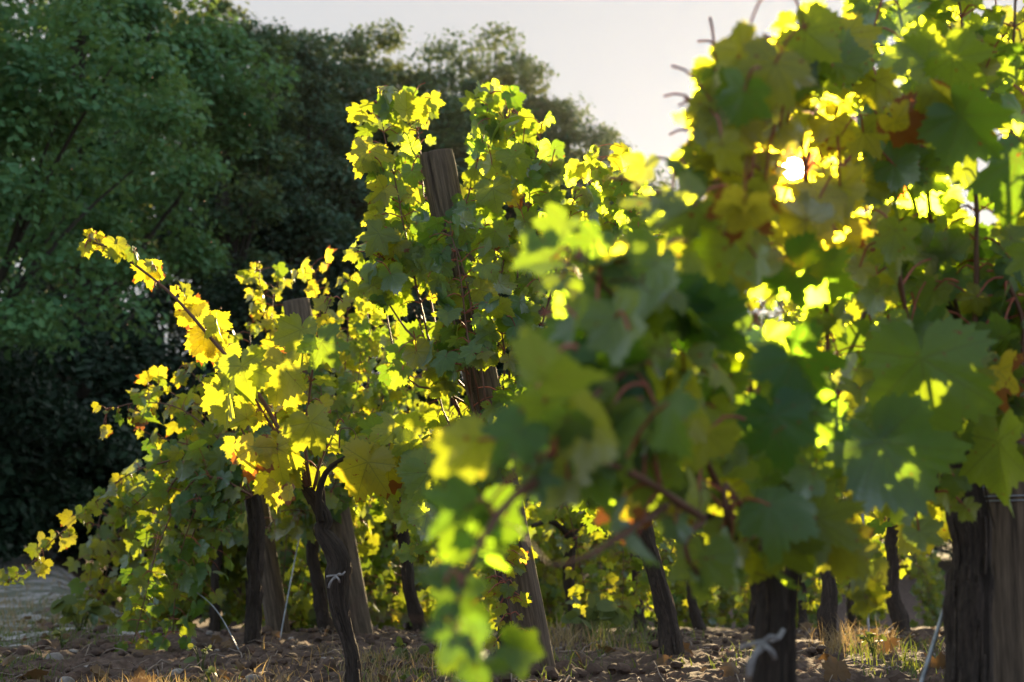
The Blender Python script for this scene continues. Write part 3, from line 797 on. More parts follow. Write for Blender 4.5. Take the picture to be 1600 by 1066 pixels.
mb = MB(); tube(mb, smooth_path([q0, P(692, 985, 4.8), P(700, 900, 4.8)], 20), .003, 8); tag(mb.build('metal_stake', WIRE), 'thin grey metal rod in the grass left of the middle leaning post', 'stake')

KEEP_CLEAR.append(([(640, 222), (725, 222), (730, 300), (715, 325), (655, 325)], 4.62))
KEEP_CLEAR.append(([(820, 800), (870, 800), (885, 1000), (830, 1000)], 4.7))
KEEP_CLEAR.append(([(690, 360), (716, 360), (748, 545), (722, 545)], 4.6))
KEEP_CLEAR.append(([(762, 775), (905, 775), (920, 1000), (785, 1000)], 2.2))
KEEP_CLEAR.append(([(915, 870), (1080, 880), (1080, 1066), (915, 1066)], 2.2))
KEEP_CLEAR.append(([(505, 800), (600, 820), (600, 1066), (505, 1066)], 8.0))

# ------------------------------------------------------------------ the near knobbly vine (in focus, lower left)
SHOOT = 5
def hero_vine():
    rng = np.random.default_rng(11)
    b = P(549, 1130, 3.6); b[2] = gz(b[0], b[1])
    root = empty('grape_vine', b, 'knobbly near vine with a white tie and a long yellow cane reaching up left', VINE, 'grape vines in the rows')
    tp = px_path([(549, 1130), (546, 1050), (535, 960), (530, 905), (533, 880), (520, 852), (503, 830), (508, 812), (493, 785), (480, 765)], 3.6)
    tp[0, 2] = b[2] - .05
    add_trunk(root, tp, [.022, .020, .018, .017, .025, .030, .026, .022, .017, .012], rng, .13, 26,
              extra=[(px_path([(500, 815), (498, 775), (512, 735), (545, 712)], 3.58), (.011, .0050)), (px_path([(488, 785), (476, 760), (474, 730)], 3.62), (.013, .007)), (px_path([(505, 810), (503, 760), (500, 735)], 3.66), (.008, .006))])
    C = lambda pts, d=3.58, **k: add_cane(root, px_path(pts, d), rng, HI, **{**dict(spacing=.05, size=(.075, .05), age=.45, agesd=.2, face=1.0, extra=.45, skip0=.05, pet=(.03, .07)), **k})
    rng_keep = rng; rng = np.random.default_rng(SHOOT)
    C([(480, 760), (445, 690), (410, 625), (368, 572), (325, 522), (272, 462), (208, 409), (168, 383), (142, 376)], 3.55, spacing=.050, size=(.05, .03), age=.62, agesd=.10, face=1.5, skip0=.97, pet=(.015, .045), r=(.0062, .0022), wob=.001, extra=.75)
    rng = rng_keep
    C([(480, 760), (440, 690), (405, 640), (380, 590), (360, 560)], 3.58, age=.55)
    C([(485, 760), (478, 690), (487, 610), (492, 560), (498, 520), (515, 480)], 3.55, size=(.07, .035), age=.35, spacing=.06, extra=.1)
    C([(485, 760), (450, 700), (430, 660), (440, 600), (455, 550)], 3.62, age=.5)
    C([(478, 740), (430, 720), (390, 690), (365, 650)], 3.56, age=.5)
    C([(545, 712), (590, 690), (630, 670), (650, 655)], 3.55, age=.35, size=(.075, .05), spacing=.045)
    C([(545, 712), (600, 715), (660, 730), (710, 760)], 3.5, age=.45, size=(.09, .06), spacing=.045)
    C([(600, 715), (640, 760), (660, 810), (655, 850)], 3.52, age=.2, size=(.07, .05))
    C([(490, 765), (500, 720), (520, 690), (530, 665)], 3.6, age=.5, size=(.07, .04))
    # leaves that stand out one by one
    Lf = lambda *a, **k: add_leaf_part(root, *a, rng, **k)
    for (a0, b0, a1, b1, ag, ro) in ((154, 377, 124, 378, .5, .1), (156, 379, 157, 360, .7, -.2), (164, 381, 160, 402, .7, .2), (170, 389, 177, 370, .7, .3), (182, 381, 190, 419, .35, -.5), (194, 399, 201, 386, .3, .6), (204, 396, 203, 374, .7, .7), (209, 394, 219, 421, .15, -.9),
            (231, 420, 237, 464, .75, .15), (238, 425, 264, 433, .75, -.2), (237, 419, 231, 397, .3, .9), (276, 453, 261, 459, .7, .2), (288, 457, 281, 434, .25, 1.0), (289, 463, 304, 452, .5, -.4), (288, 477, 271, 498, .75, .2), (289, 491, 299, 520, .75, -.1), (300, 478, 331, 472, .75, .2), (309, 496, 327, 464, .7, -.3),
            (320, 522, 312, 574, .75, .1), (325, 524, 340, 578, .75, -.35), (337, 501, 371, 515, .75, .15), (338, 504, 347, 546, .15, 1.0), (341, 527, 364, 537, .6, -.2), (352, 548, 330, 590, .7, .2)):
        a1, b1 = a0 + (a1 - a0) * .78, b0 + (b1 - b0) * .78
        Lf(a0, b0, a1, b1, (3.585 if ag > .4 else 3.50) + .02 * rng.random(), age=ag + .06 * rng.normal(), tint=.8 if ag > .4 else .5, roll=ro, tilt=rng.uniform(-.3, .3), pet=(a0 + rng.uniform(-4, 9), b0 + rng.uniform(-2, 7)))
    Lf(378, 572, 392, 628, 3.46, age=.1, tint=.8, roll=.3)
    Lf(356, 612, 348, 672, 3.45, age=.35, roll=.9, tilt=.2)
    Lf(440, 572, 428, 634, 3.47, age=.4, roll=.2)
    Lf(502, 535, 530, 576, 3.44, age=.0, tint=.5, roll=-.2)
    Lf(470, 515, 458, 565, 3.47, age=.25, roll=.4)
    Lf(485, 660, 508, 712, 3.42, age=.35, roll=-.4, tilt=.2)
    Lf(432, 700, 440, 755, 3.45, age=.5, roll=.1)
    Lf(395, 700, 382, 752, 3.44, age=.95, tint=1.0, roll=.4, label='pale yellow leaf with a dry brown edge')
    Lf(452, 766, 449, 790, 3.45, age=1.0, tint=1.0, roll=.8, label='small pale leaf hanging below the cane')
    Lf(575, 722, 552, 786, 3.40, age=.75, tint=.9, roll=.1, tilt=.15)
    Lf(607, 715, 610, 775, 3.43, age=.85, tint=.9, roll=-.15)
    Lf(670, 738, 690, 798, 3.36, age=.15, tint=1.0, roll=-.1)
    Lf(660, 735, 632, 700, 3.38, age=.2, tint=1.0, roll=.2)
    Lf(618, 672, 580, 668, 3.42, age=.35, tint=1.0, roll=.2, tilt=-.2)
    Lf(632, 665, 668, 668, 3.40, age=.2, tint=1.0, roll=.3)
    Lf(640, 690, 612, 712, 3.41, age=.15, tint=1.0)
    Lf(700, 745, 740, 760, 3.38, age=.1, tint=.9, roll=.5)
    Lf(648, 780, 632, 835, 3.40, age=.1, roll=1.0)
    Lf(668, 805, 700, 848, 3.35, age=.1, tint=.9, roll=-.6, under=True)
    # shrivelled tendril and bunch stalk
    mb = MB(); t = np.linspace(0, 1, 40)
    tp2 = px_path([(530, 700), (532, 672), (548, 670), (556, 680), (552, 690)], 3.5)
    tube(mb, smooth_path(tp2, 30), np.linspace(.0022, .001, 30), 5); mb.build('tendril', CANE, root, b)
    return root
build_litter()
SUNRAYS += [P(x, y, 3.47) for x, y in ((400, 600), (430, 650), (440, 590), (465, 720), (450, 560), (575, 752), (606, 745), (600, 675), (650, 675), (680, 770), (500, 560), (480, 690), (380, 640), (390, 730), (530, 750), (360, 580))]
hero_vine()

def tie(px, py, d, s, label, ang=0.0, ws=0.7):
    root_p = P(px, py, d)
    mb = MB()
    def strip(pts, w):
        p = smooth_path(pts, 14); tn = nrm(np.gradient(p, axis=0)); v0 = nrm(CAM - root_p)
        sd = nrm(np.cross(tn, v0)); v = []; th = .0012
        for i in range(14):
            ww = w * ws * (1 + .12 * math.sin(i * .9)); nn = np.cross(sd[i], tn[i])
            for a, b in ((-1, -1), (1, -1), (1, 1), (-1, 1)): v.append(p[i] + sd[i] * ww * a + nn * th * b)
        v = np.array(v); f = []
        for i in range(13):
            for k in range(4):
                a, b = i * 4 + k, i * 4 + (k + 1) % 4; f += [(a, b, b + 4), (a, b + 4, a + 4)]
        f += [(0, 2, 1), (0, 3, 2), (52, 53, 54), (52, 54, 55)]
        mb.add(v, f)
    c, sn = math.cos(ang), math.sin(ang)
    q = lambda x, y, z=0: P(px + s * (x * c - y * sn), py + s * (x * sn + y * c), d + z)
    r0 = .03
    strip([q(-18, 0, .02), q(-8, -2, -.012), q(6, -3, -.014), q(16, -4, .02)], .0045 * s)      # round the trunk
    strip([q(2, 0, -.02), q(-6, 6, -.028), q(-11, 14, -.026), q(-14, 24, -.02)], .0058 * s)
    strip([q(2, 0, -.02), q(8, -6, -.03), q(14, -4, -.03), q(20, -10, -.02)], .0042 * s)
    strip([q(0, 0, -.02), q(5, 3, -.032), q(8, 8, -.03), q(9, 13, -.022)], .0045 * s)
    kn = ICO[0] * np.array([.006, .005, .006]) * s * ws + q(2, 0, -.022); mb.add(kn, ICO[1])
    return tag(mb.build('cloth_tie', RIBBON), label, 'tie')
tie(524, 901, 3.56, .75, 'small white cloth tie knotted round the knobbly near trunk')

# ------------------------------------------------------------------ middle row: sunlit vine round the leaning post
def mid_vine():
    rng = np.random.default_rng(23)
    b = P(800, 1040, 4.85); b[2] = gz(b[0], b[1])
    root = empty('grape_vine', b, 'tall sunlit vine climbing round the leaning post with the cracked top', VINE, 'grape vines in the rows')
    tp = px_path([(800, 1060), (795, 950), (785, 860), (772, 780), (765, 728)], 4.85); tp[0, 2] = b[2] - .05
    add_trunk(root, tp, [.04, .034, .032, .034, .03], rng, .15, 22)
    K = dict(spacing=.050, size=(.082, .055), age=.05, agesd=.25, face=.95, extra=.55, skip0=.03, pet=(.05, .12))
    C = lambda pts, d=4.45, **k: add_cane(root, px_path(pts, d), rng, HI, **{**K, **k})
    C([(765, 730, 4.8), (715, 640), (680, 560), (650, 450), (625, 340), (600, 230), (590, 150)], age=.25)
    C([(760, 725, 4.8), (700, 600), (672, 470), (660, 345), (652, 240), (640, 160)], 4.62, age=.2)
    C([(765, 720, 4.8), (735, 600), (708, 480), (715, 380), (745, 270), (762, 190), (768, 145)], 4.38)
    C([(770, 720, 4.8), (760, 560), (745, 420), (765, 300), (785, 220), (795, 165)], 4.6, age=.3)
    C([(775, 720, 4.8), (800, 560), (810, 420), (830, 300), (850, 195)], 4.5, age=.25)
    C([(775, 720, 4.8), (825, 600), (860, 470), (885, 370), (905, 300)], 4.6)
    C([(740, 620, 4.7), (680, 560), (625, 500), (600, 450), (592, 400)], 4.4)
    C([(745, 640, 4.7), (690, 610), (650, 600), (622, 560), (605, 480), (590, 380)], 4.5, age=.2)
    C([(765, 740, 4.8), (720, 690), (690, 640), (670, 560), (655, 500)], 4.45, age=.2)
    C([(770, 700, 4.8), (780, 640), (790, 560), (780, 480), (790, 400)], 4.35, age=.1)
    C([(770, 735, 4.8), (765, 690), (740, 640), (735, 560)], 4.4, age=.1)
    C([(770, 720, 4.7), (745, 600), (722, 500), (705, 410), (692, 345)], 4.28, age=.02, spacing=.045)
    C([(770, 720, 4.7), (760, 640), (750, 540), (735, 450), (720, 380)], 4.3, age=.02, spacing=.045)
    C([(775, 740, 4.8), (786, 820), (795, 900), (806, 985)], 4.5, size=(.06, .035), age=.6, spacing=.045)
    C([(770, 745, 4.8), (775, 850), (785, 930)], 4.55, size=(.06, .04), age=.3)
    Lf = lambda x0, y0, x1, y1, *a, **k: add_leaf_part(root, x0, y0, x0 + (x1 - x0) * .76, y0 + (y1 - y0) * .76, *a, rng, **k)
    Lf(577, 235, 545, 285, 4.35, age=.55, tint=.9, roll=.3)
    Lf(600, 295, 570, 325, 4.36, age=.7, tint=.9)
    Lf(592, 365, 562, 410, 4.36, age=.3, tint=.5, roll=.4)
    Lf(620, 380, 585, 410, 4.38, age=.8, tint=1.0)
    Lf(605, 435, 580, 495, 4.34, age=.15, tint=.6, roll=.7)
    Lf(770, 295, 778, 345, 4.3, age=.25, tint=.8, roll=.1)
    Lf(800, 245, 822, 290, 4.32, age=.15, tint=.5)
    Lf(778, 370, 772, 400, 4.4, age=.9, tint=1.0)
    Lf(705, 310, 725, 320, 4.36, age=.0, tint=.2)
    Lf(700, 340, 720, 355, 4.38, age=.0, tint=.1)
    Lf(650, 170, 668, 200, 4.5, age=.6, tint=1.0)
    Lf(596, 545, 590, 580, 4.35, age=.8, tint=1.0, roll=.4)
    fill_leaves(root, [(575, 250), (600, 150), (640, 140), (690, 230), (720, 240), (770, 150), (850, 200), (880, 300), (850, 520), (800, 640), (720, 690), (650, 650), (605, 600), (588, 480), (578, 380)], lambda x: 4.52, 115, rng, HI, .066, face=.9, age=.02, agesd=.2)
    # dark shrivelled bunch by the trunk head
    c = P(742, 690, 4.5); st = MB()
    for k in range(9):
        e = c + rng.normal(size=3) * np.array([.03, .02, .035]); tube(st, smooth_path([c + np.array([0, 0, .05]), (c + e) / 2 + rng.normal(size=3) * .008, e], 8), .0012, 4)
    g = st.build('grape_bunch', CANE, root, b)
    for k in range(14):
        gb = MB(); s = rng.uniform(.005, .008); gb.add(ICO[0] * s + c + rng.normal(size=3) * np.array([.016, .013, .024]) - np.array([0, 0, .02]), ICO[1]); gb.build('grape', GRAPE, g, b)
    return root
mid_vine()

def mid_row_second():
    rng = np.random.default_rng(29)
    b = P(1052, 1026, 5.5); b[2] = gz(b[0], b[1])
    root = empty('grape_vine', b, 'vine with a left leaning trunk right of the leaning post, leafy top against the sky', VINE, 'grape vines in the rows')
    tp = px_path([(1052, 1040), (1042, 960), (1024, 890), (1003, 830), (995, 790)], 5.5); tp[0, 2] = b[2] - .04
    add_trunk(root, tp, [.045, .037, .034, .034, .038], rng, .16, 18)
    K = dict(spacing=.062, size=(.095, .060), age=.22, agesd=.2, face=.9, extra=.6, skip0=.03, pet=(.05, .13))
    C = lambda pts, d=5.3, **k: add_cane(root, px_path(pts, d), rng, HI, **{**K, **k})
    C([(995, 790, 5.5), (960, 640), (930, 500), (915, 380), (925, 290), (935, 240)], 5.2)
    C([(995, 790, 5.5), (980, 600), (975, 450), (965, 350), (960, 280)], 5.3)
    C([(995, 790, 5.5), (920, 640), (890, 520), (870, 420), (880, 340)], 5.1)
    C([(995, 790, 5.5), (1000, 600), (1000, 450), (990, 350), (985, 290)], 5.5)
    C([(995, 790, 5.5), (1030, 600), (1040, 450), (1030, 380)], 5.5)
    C([(995, 790, 5.5), (900, 690), (850, 600), (850, 520)], 5.1)
    C([(995, 790, 5.5), (1080, 600), (1100, 480), (1090, 420)], 5.6)
    fill_leaves(root, [(850, 330), (910, 250), (960, 250), (1000, 290), (1100, 420), (1050, 640), (900, 660), (840, 560)], lambda x: 5.25, 90, rng, HI, .068, face=.9, age=.14, agesd=.2)
    return root
mid_row_second()
G = 'grape vines in the rows'
for (px, d, lbl, sd) in ((1293, 6.7, 'vine with a straight dark trunk seen under the leaves right of centre', 41), (1410, 7.5, 'vine with a thinner trunk seen just left of the guy wire on the right', 42), (1515, 8.7, 'vine hidden behind the dark right post, in the middle row', 43)):
    q = P(px, 1000, d); gen_vine(q[0], q[1], sd, lbl, G, ncane=8, top=1.75, tr=.036)

# ------------------------------------------------------------------ third row (left, behind the near vine)
def left_vine():
    rng = np.random.default_rng(31)
    b = P(397, 1003, 6.35); b[2] = gz(b[0], b[1])
    root = empty('grape_vine', b, 'drooping bushy vine at left with arching canes hanging to the ground', VINE, G)
    tp = px_path([(396, 1012), (396, 930), (402, 860), (398, 800), (394, 770)], 6.35); tp[0, 2] = b[2] - .04
    add_trunk(root, tp, [.04, .033, .032, .035, .034], rng, .16, 18)
    K = dict(spacing=.055, size=(.085, .055), age=.08, agesd=.25, face=.85, extra=.7, skip0=.06, pet=(.04, .12))
    C = lambda pts, d=6.2, **k: add_cane(root, px_path(pts, d), rng, MID, **{**K, **k})
    C([(394, 775), (345, 690), (280, 640), (215, 635), (165, 648)], 6.1, size=(.085, .04), age=.45)
    C([(394, 775), (330, 715), (250, 725), (200, 745), (150, 790), (95, 840), (60, 880), (20, 912)], 6.0, size=(.085, .05), extra=.4, pet=(.02, .06), age=.3)
    C([(394, 775), (310, 745), (255, 830), (230, 920), (205, 1005)], 6.0)
    C([(394, 775), (330, 780), (290, 860), (270, 930), (262, 985)], 6.05)
    C([(394, 775), (320, 720), (265, 760), (240, 850), (225, 950), (215, 1000)], 6.15)
    C([(394, 775), (350, 800), (330, 870), (310, 930)], 6.2)
    C([(394, 775), (330, 670), (270, 620), (228, 608)], 6.3, age=.5)
    C([(394, 775), (360, 660), (310, 590), (290, 570)], 6.3, age=.5)
    C([(394, 775), (370, 650), (340, 560), (345, 530)], 6.4)
    C([(394, 775), (310, 700), (240, 680), (210, 660)], 6.1)
    C([(394, 775), (300, 720), (240, 770), (200, 800)], 6.25)
    C([(394, 775), (330, 745), (300, 800), (275, 870)], 5.95)
    C([(394, 775), (370, 720), (350, 760), (340, 830)], 6.0)
    C([(394, 775), (420, 700), (430, 640), (425, 600)], 6.3)
    return root
left_vine()

def third_row_post_vine():
    rng = np.random.default_rng(37)
    b = P(515, 992, 7.5); b[2] = gz(b[0], b[1])
    root = empty('grape_vine', b, 'yellow topped vine round the post that stands behind the knobbly trunk', VINE, G)
    tp = px_path([(515, 1000), (500, 930), (488, 870), (486, 810)], 7.5); tp[0, 2] = b[2] - .04
    add_trunk(root, tp, [.042, .034, .033, .034], rng, .16, 16)
    K = dict(spacing=.058, size=(.09, .055), age=.22, agesd=.22, face=.85, extra=.75, skip0=.04, pet=(.05, .14))
    C = lambda pts, d=7.1, **k: add_cane(root, px_path(pts, d), rng, MID, **{**K, **k})
    C([(486, 810, 7.5), (445, 640), (420, 520), (405, 450), (405, 415)], 7.1, age=.5)
    C([(486, 810, 7.5), (460, 640), (430, 540), (425, 460), (440, 425)], 7.2, age=.5)
    C([(486, 810, 7.5), (420, 660), (390, 580), (380, 510)], 7.0, age=.45)
    C([(486, 810, 7.5), (500, 640), (505, 520), (500, 450), (490, 420)], 7.1, age=.5)
    C([(486, 810, 7.5), (530, 650), (540, 530), (540, 460), (548, 430)], 7.2)
    C([(486, 810, 7.5), (560, 660), (580, 560), (580, 480), (585, 440)], 7.4)
    C([(486, 810, 7.5), (490, 700), (480, 600), (468, 540), (462, 505)], 6.75, age=.1)
    C([(486, 810, 7.5), (500, 720), (505, 640), (492, 570), (470, 530)], 6.75, age=.1)
    C([(486, 810, 7.5), (520, 760), (530, 690), (515, 620)], 6.7, age=.05)
    C([(486, 810, 7.5), (520, 700), (550, 640), (560, 560)], 7.0, age=.1)
    C([(486, 810, 7.5), (560, 720), (590, 650), (600, 590)], 7.2, age=.05)
    C([(486, 810, 7.5), (460, 700), (440, 650)], 7.0)
    C([(486, 810, 7.5), (530, 740), (560, 720), (590, 700)], 7.0, age=.05)
    C([(486, 810, 7.5), (470, 800), (440, 800), (420, 830)], 7.0, age=.3)
    return root
third_row_post_vine()
for (px, d, lbl, sd, ln) in ((660, 7.7, 'vine with a dark left leaning trunk between the two leaning posts', 51, (-.12, -.02)), (742, 8.3, 'vine of the third row hidden behind the middle leaning post', 52, (0, 0)), (904, 8.9, 'vine with a forked dark trunk right of the middle leaning post', 53, (-.05, 0)), (1005, 9.8, 'vine with a slim trunk far under the leaves at centre', 54, (-.05, 0)),
                             (1100, 10.6, 'third row vine behind the left leaning trunk', 55, (0, 0)), (1180, 11.4, 'third row vine behind the pale near trunk', 56, (0, 0)), (1255, 12.3, 'third row vine left of the straight dark trunk', 57, (0, 0)), (1330, 13.2, 'third row vine far behind the metal stake', 58, (0, 0))):
    q = P(px, 1000, d); gen_vine(q[0], q[1], sd, lbl, G, ncane=9, top=1.75, lean=ln, tr=.036, lib=LO if d > 9 else MID, low=.16, droopy=.5, age=.25, spacing=.07, size=(.095, .06))
# fourth and fifth rows: low foliage that closes the view under the nearer rows
k = 60
for (px, d, lbl) in ((335, 9.3, 'low yellow green vine behind the drooping left vine, beside the track'), (400, 9.8, 'fourth row vine seen behind the drooping left vine trunk'), (455, 9.9, 'fourth row vine with a slim trunk left of the knobbly trunk'), (560, 10.6, 'fourth row vine directly behind the taller leaning post'), (640, 11.3, 'fourth row vine behind the left leaning dark trunk'), (720, 12, 'fourth row vine seen left of the middle post base'), (800, 12.8, 'fourth row vine behind the middle post base'), (875, 13.6, 'fourth row vine in the gap right of the middle post'), (950, 14.5, 'fourth row vine behind the forked trunk'), (1030, 15.4, 'fourth row vine far behind the left leaning trunk'), (1110, 16.3, 'fourth row vine far behind the pale near trunk'), (1200, 17.2, 'fourth row vine farthest right under the leaves'), (1290, 18, 'fourth row vine behind the straight dark trunk'), (1400, 19, 'fourth row vine far behind the guy wire')):
    q = P(px, 950, d); k += 1
    gen_vine(q[0], q[1], k, lbl, G, ncane=15, top=.8 if px < 340 else 1.5, lib=LO, droopy=.75, low=.05, age=.45 if px < 340 else .3, spacing=.08, size=(.11, .075))

# ------------------------------------------------------------------ nearest row (out of focus, right)
def row1_depth(px):            # distance of the nearest row's own plane along the line of sight
    m = (px - 800) / F
    t = (m * 1.9 - .34) / (.53 - m * .85)
    return float(np.clip(1.9 + .85 * t, 1.3, 2.9))

def near_vine():
    rng = np.random.default_rng(71)
    b = P(1203, 1200, 1.95); b[2] = gz(b[0], b[1])
    root = empty('grape_vine', b, 'blurred nearest vine with a pale trunk, leaves in front of the sun', VINE, G)
    tp = px_path([(1203, 1230), (1203, 1100), (1196, 1000), (1200, 930), (1188, 880), (1165, 840), (1145, 810)], 1.95); tp[0, 2] = b[2] - .05
    add_trunk(root, tp, [.024, .020, .019, .019, .022, .019, .014], rng, .19, 24,
              extra=[(px_path([(1192, 890), (1225, 850), (1265, 800), (1290, 750)], 1.95), (.020, .012)), (px_path([(1236, 1200), (1232, 1000), (1240, 860), (1245, 800)], 2.02), (.010, .009)), (px_path([(1190, 880), (1140, 830), (1100, 810)], 1.92), (.018, .010))])
    K = dict(spacing=.056, size=(.064, .045), age=.10, agesd=.2, face=.85, extra=.5, skip0=.05, pet=(.03, .09))
    dd = row1_depth
    def C(pts, off=0, **k): add_cane(root, px_path([(x, y, dd(x) + off) for x, y in pts]), rng, HI, **{**K, **k})
    C([(1145, 810), (1090, 690), (1040, 560), (1030, 520), (960, 470), (900, 400)], -.05)
    C([(1150, 815), (1110, 700), (1100, 560), (1110, 420), (1090, 330), (1060, 260)], .1)
    C([(1180, 850), (1180, 650), (1160, 450), (1150, 300), (1150, 180), (1165, 100)], .05)
    C([(1290, 750), (1296, 620), (1290, 450), (1260, 280), (1250, 150), (1270, 70)], .12)
    C([(1290, 750), (1310, 600), (1370, 420), (1400, 330), (1360, 200), (1320, 80)], .05)
    C([(1040, 560), (980, 580), (920, 630), (860, 690), (820, 740)], -.1)
    C([(1100, 810), (1000, 740), (920, 710), (860, 700), (810, 720)], -.15, age=-.2, tint=.4)
    C([(860, 745), (800, 780), (750, 850), (720, 920), (710, 980), (745, 1040)], -.12, spacing=.08, age=-.2, extra=0, pet=(.01, .03), size=(.055, .045), tint=.2)  # low tint puts shade into the colour of these hanging leaves
    C([(1100, 810), (1075, 840), (1080, 870), (1095, 900)], -.1, spacing=.06, extra=.2, size=(.075, .05))
    C([(1040, 790), (980, 830), (900, 870), (850, 880)], -.1, spacing=.14, extra=0, size=(.045, .04))
    C([(1240, 800), (1300, 820), (1350, 850), (1330, 890)], 0, age=.45, spacing=.06)
    C([(1190, 860), (1210, 780), (1230, 800), (1235, 860)], -.12, spacing=.05, size=(.07, .06))
    C([(1140, 830), (1130, 760), (1150, 790), (1160, 850)], -.12, spacing=.05, size=(.07, .06))
    C([(1265, 800), (1290, 760), (1310, 800), (1300, 860)], -.12, spacing=.05, size=(.07, .06))
    poly = [(1100, 180), (1130, 105), (1165, 85), (1195, 105), (1250, 65), (1330, 60), (1400, 40), (1400, 700), (1380, 800), (1290, 790), (1180, 770), (1090, 790), (970, 740), (890, 720), (840, 680), (860, 580), (900, 500), (900, 420), (950, 420), (1020, 340), (1075, 270), (1120, 240)]
    fill_leaves(root, [p_ for p_ in poly if p_[1] < 420] + [(1020, 420)], row1_depth, 70, rng, HI, .050, face=.9, age=.30, agesd=.3)
    fill_leaves(root, [(1400, 400), (1020, 400)] + [p_ for p_ in poly if p_[1] > 420 or p_[0] < 1000], row1_depth, 95, rng, HI, .052, face=.75, age=.06)
    fill_leaves(root, [(1130, 190), (1400, 130), (1400, 430), (1130, 430)], row1_depth, 75, rng, HI, .048, face=.8, age=.45, agesd=.3)  # raised age paints the golden glow round the sun into these leaves
    Lf = lambda *a, **k: add_leaf_part(root, *a, rng, **k)
    # broad soft leaves the photo shows one by one
    Lf(885, 540, 830, 590, 1.42, age=0, tint=.3, roll=.2, tilt=-.3)
    Lf(960, 570, 850, 545, 1.45, age=0, tint=.2, roll=-.3, tilt=.1)
    Lf(880, 660, 800, 720, 1.42, age=0, tint=.3, roll=.2)
    Lf(850, 680, 930, 730, 1.44, age=0, tint=.2, roll=.4)
    Lf(740, 820, 690, 880, 1.40, age=0, tint=.2, roll=.1)  # low tints put shade into the colour of the lower left leaves
    Lf(755, 800, 770, 880, 1.41, age=0, tint=.1, roll=-.3)
    Lf(715, 930, 720, 1000, 1.40, age=0, tint=.15, roll=.2)
    Lf(720, 1010, 800, 1030, 1.38, age=0, tint=.3, roll=1.1, under=True)
    Lf(800, 1010, 850, 1025, 1.42, age=0, tint=.2, roll=.2)
    Lf(800, 868, 880, 895, 1.42, age=0, tint=.2, roll=1.2)
    Lf(1090, 500, 1170, 555, 1.6, age=0, tint=.1, roll=.3)
    Lf(1130, 480, 1060, 500, 1.62, age=0, tint=.2, roll=.5)
    Lf(1080, 385, 1130, 450, 1.62, age=.25, tint=.7)
    Lf(960, 450, 900, 500, 1.48, age=0, tint=.5, roll=.2)
    Lf(880, 350, 850, 385, 1.5, age=0, tint=.4, roll=.5)
    Lf(1250, 420, 1330, 470, 1.75, age=0, tint=.1, roll=.4)
    Lf(1150, 130, 1085, 175, 1.85, age=.05, tint=.3, roll=.1)
    Lf(1160, 110, 1165, 60, 1.86, age=.1, tint=.2, roll=.2)
    Lf(1290, 90, 1250, 50, 1.9, age=.1, tint=.3, roll=.2)
    Lf(1310, 100, 1330, 45, 1.95, age=.1, tint=.3, roll=.2)
    Lf(1240, 560, 1300, 640, 1.7, age=0, tint=.0, roll=.2)
    Lf(1210, 650, 1230, 740, 1.68, age=0, tint=.0, roll=-.1)
    Lf(1100, 870, 1090, 945, 1.6, age=.1, tint=.8, roll=.2)
    Lf(970, 780, 965, 850, 1.6, age=1.0, tint=1, roll=.5, label='curled rusty brown leaf hanging low')
    Lf(1310, 850, 1325, 890, 1.88, age=1.0, tint=1, roll=.3, label='rusty leaf hanging right of the pale trunk')
    Lf(1055, 800, 1060, 835, 1.62, age=1.0, tint=1, roll=.6, label='small rusty leaf left of the pale trunk')
    Lf(1330, 840, 1320, 900, 1.9, age=.95, tint=1, roll=.4, label='brown edged dry leaf in the shade')
    return root
near_vine()
tie(1190, 1008, 1.91, 1.9, 'soft white cloth tie round the pale blurred trunk', -.15, .40)

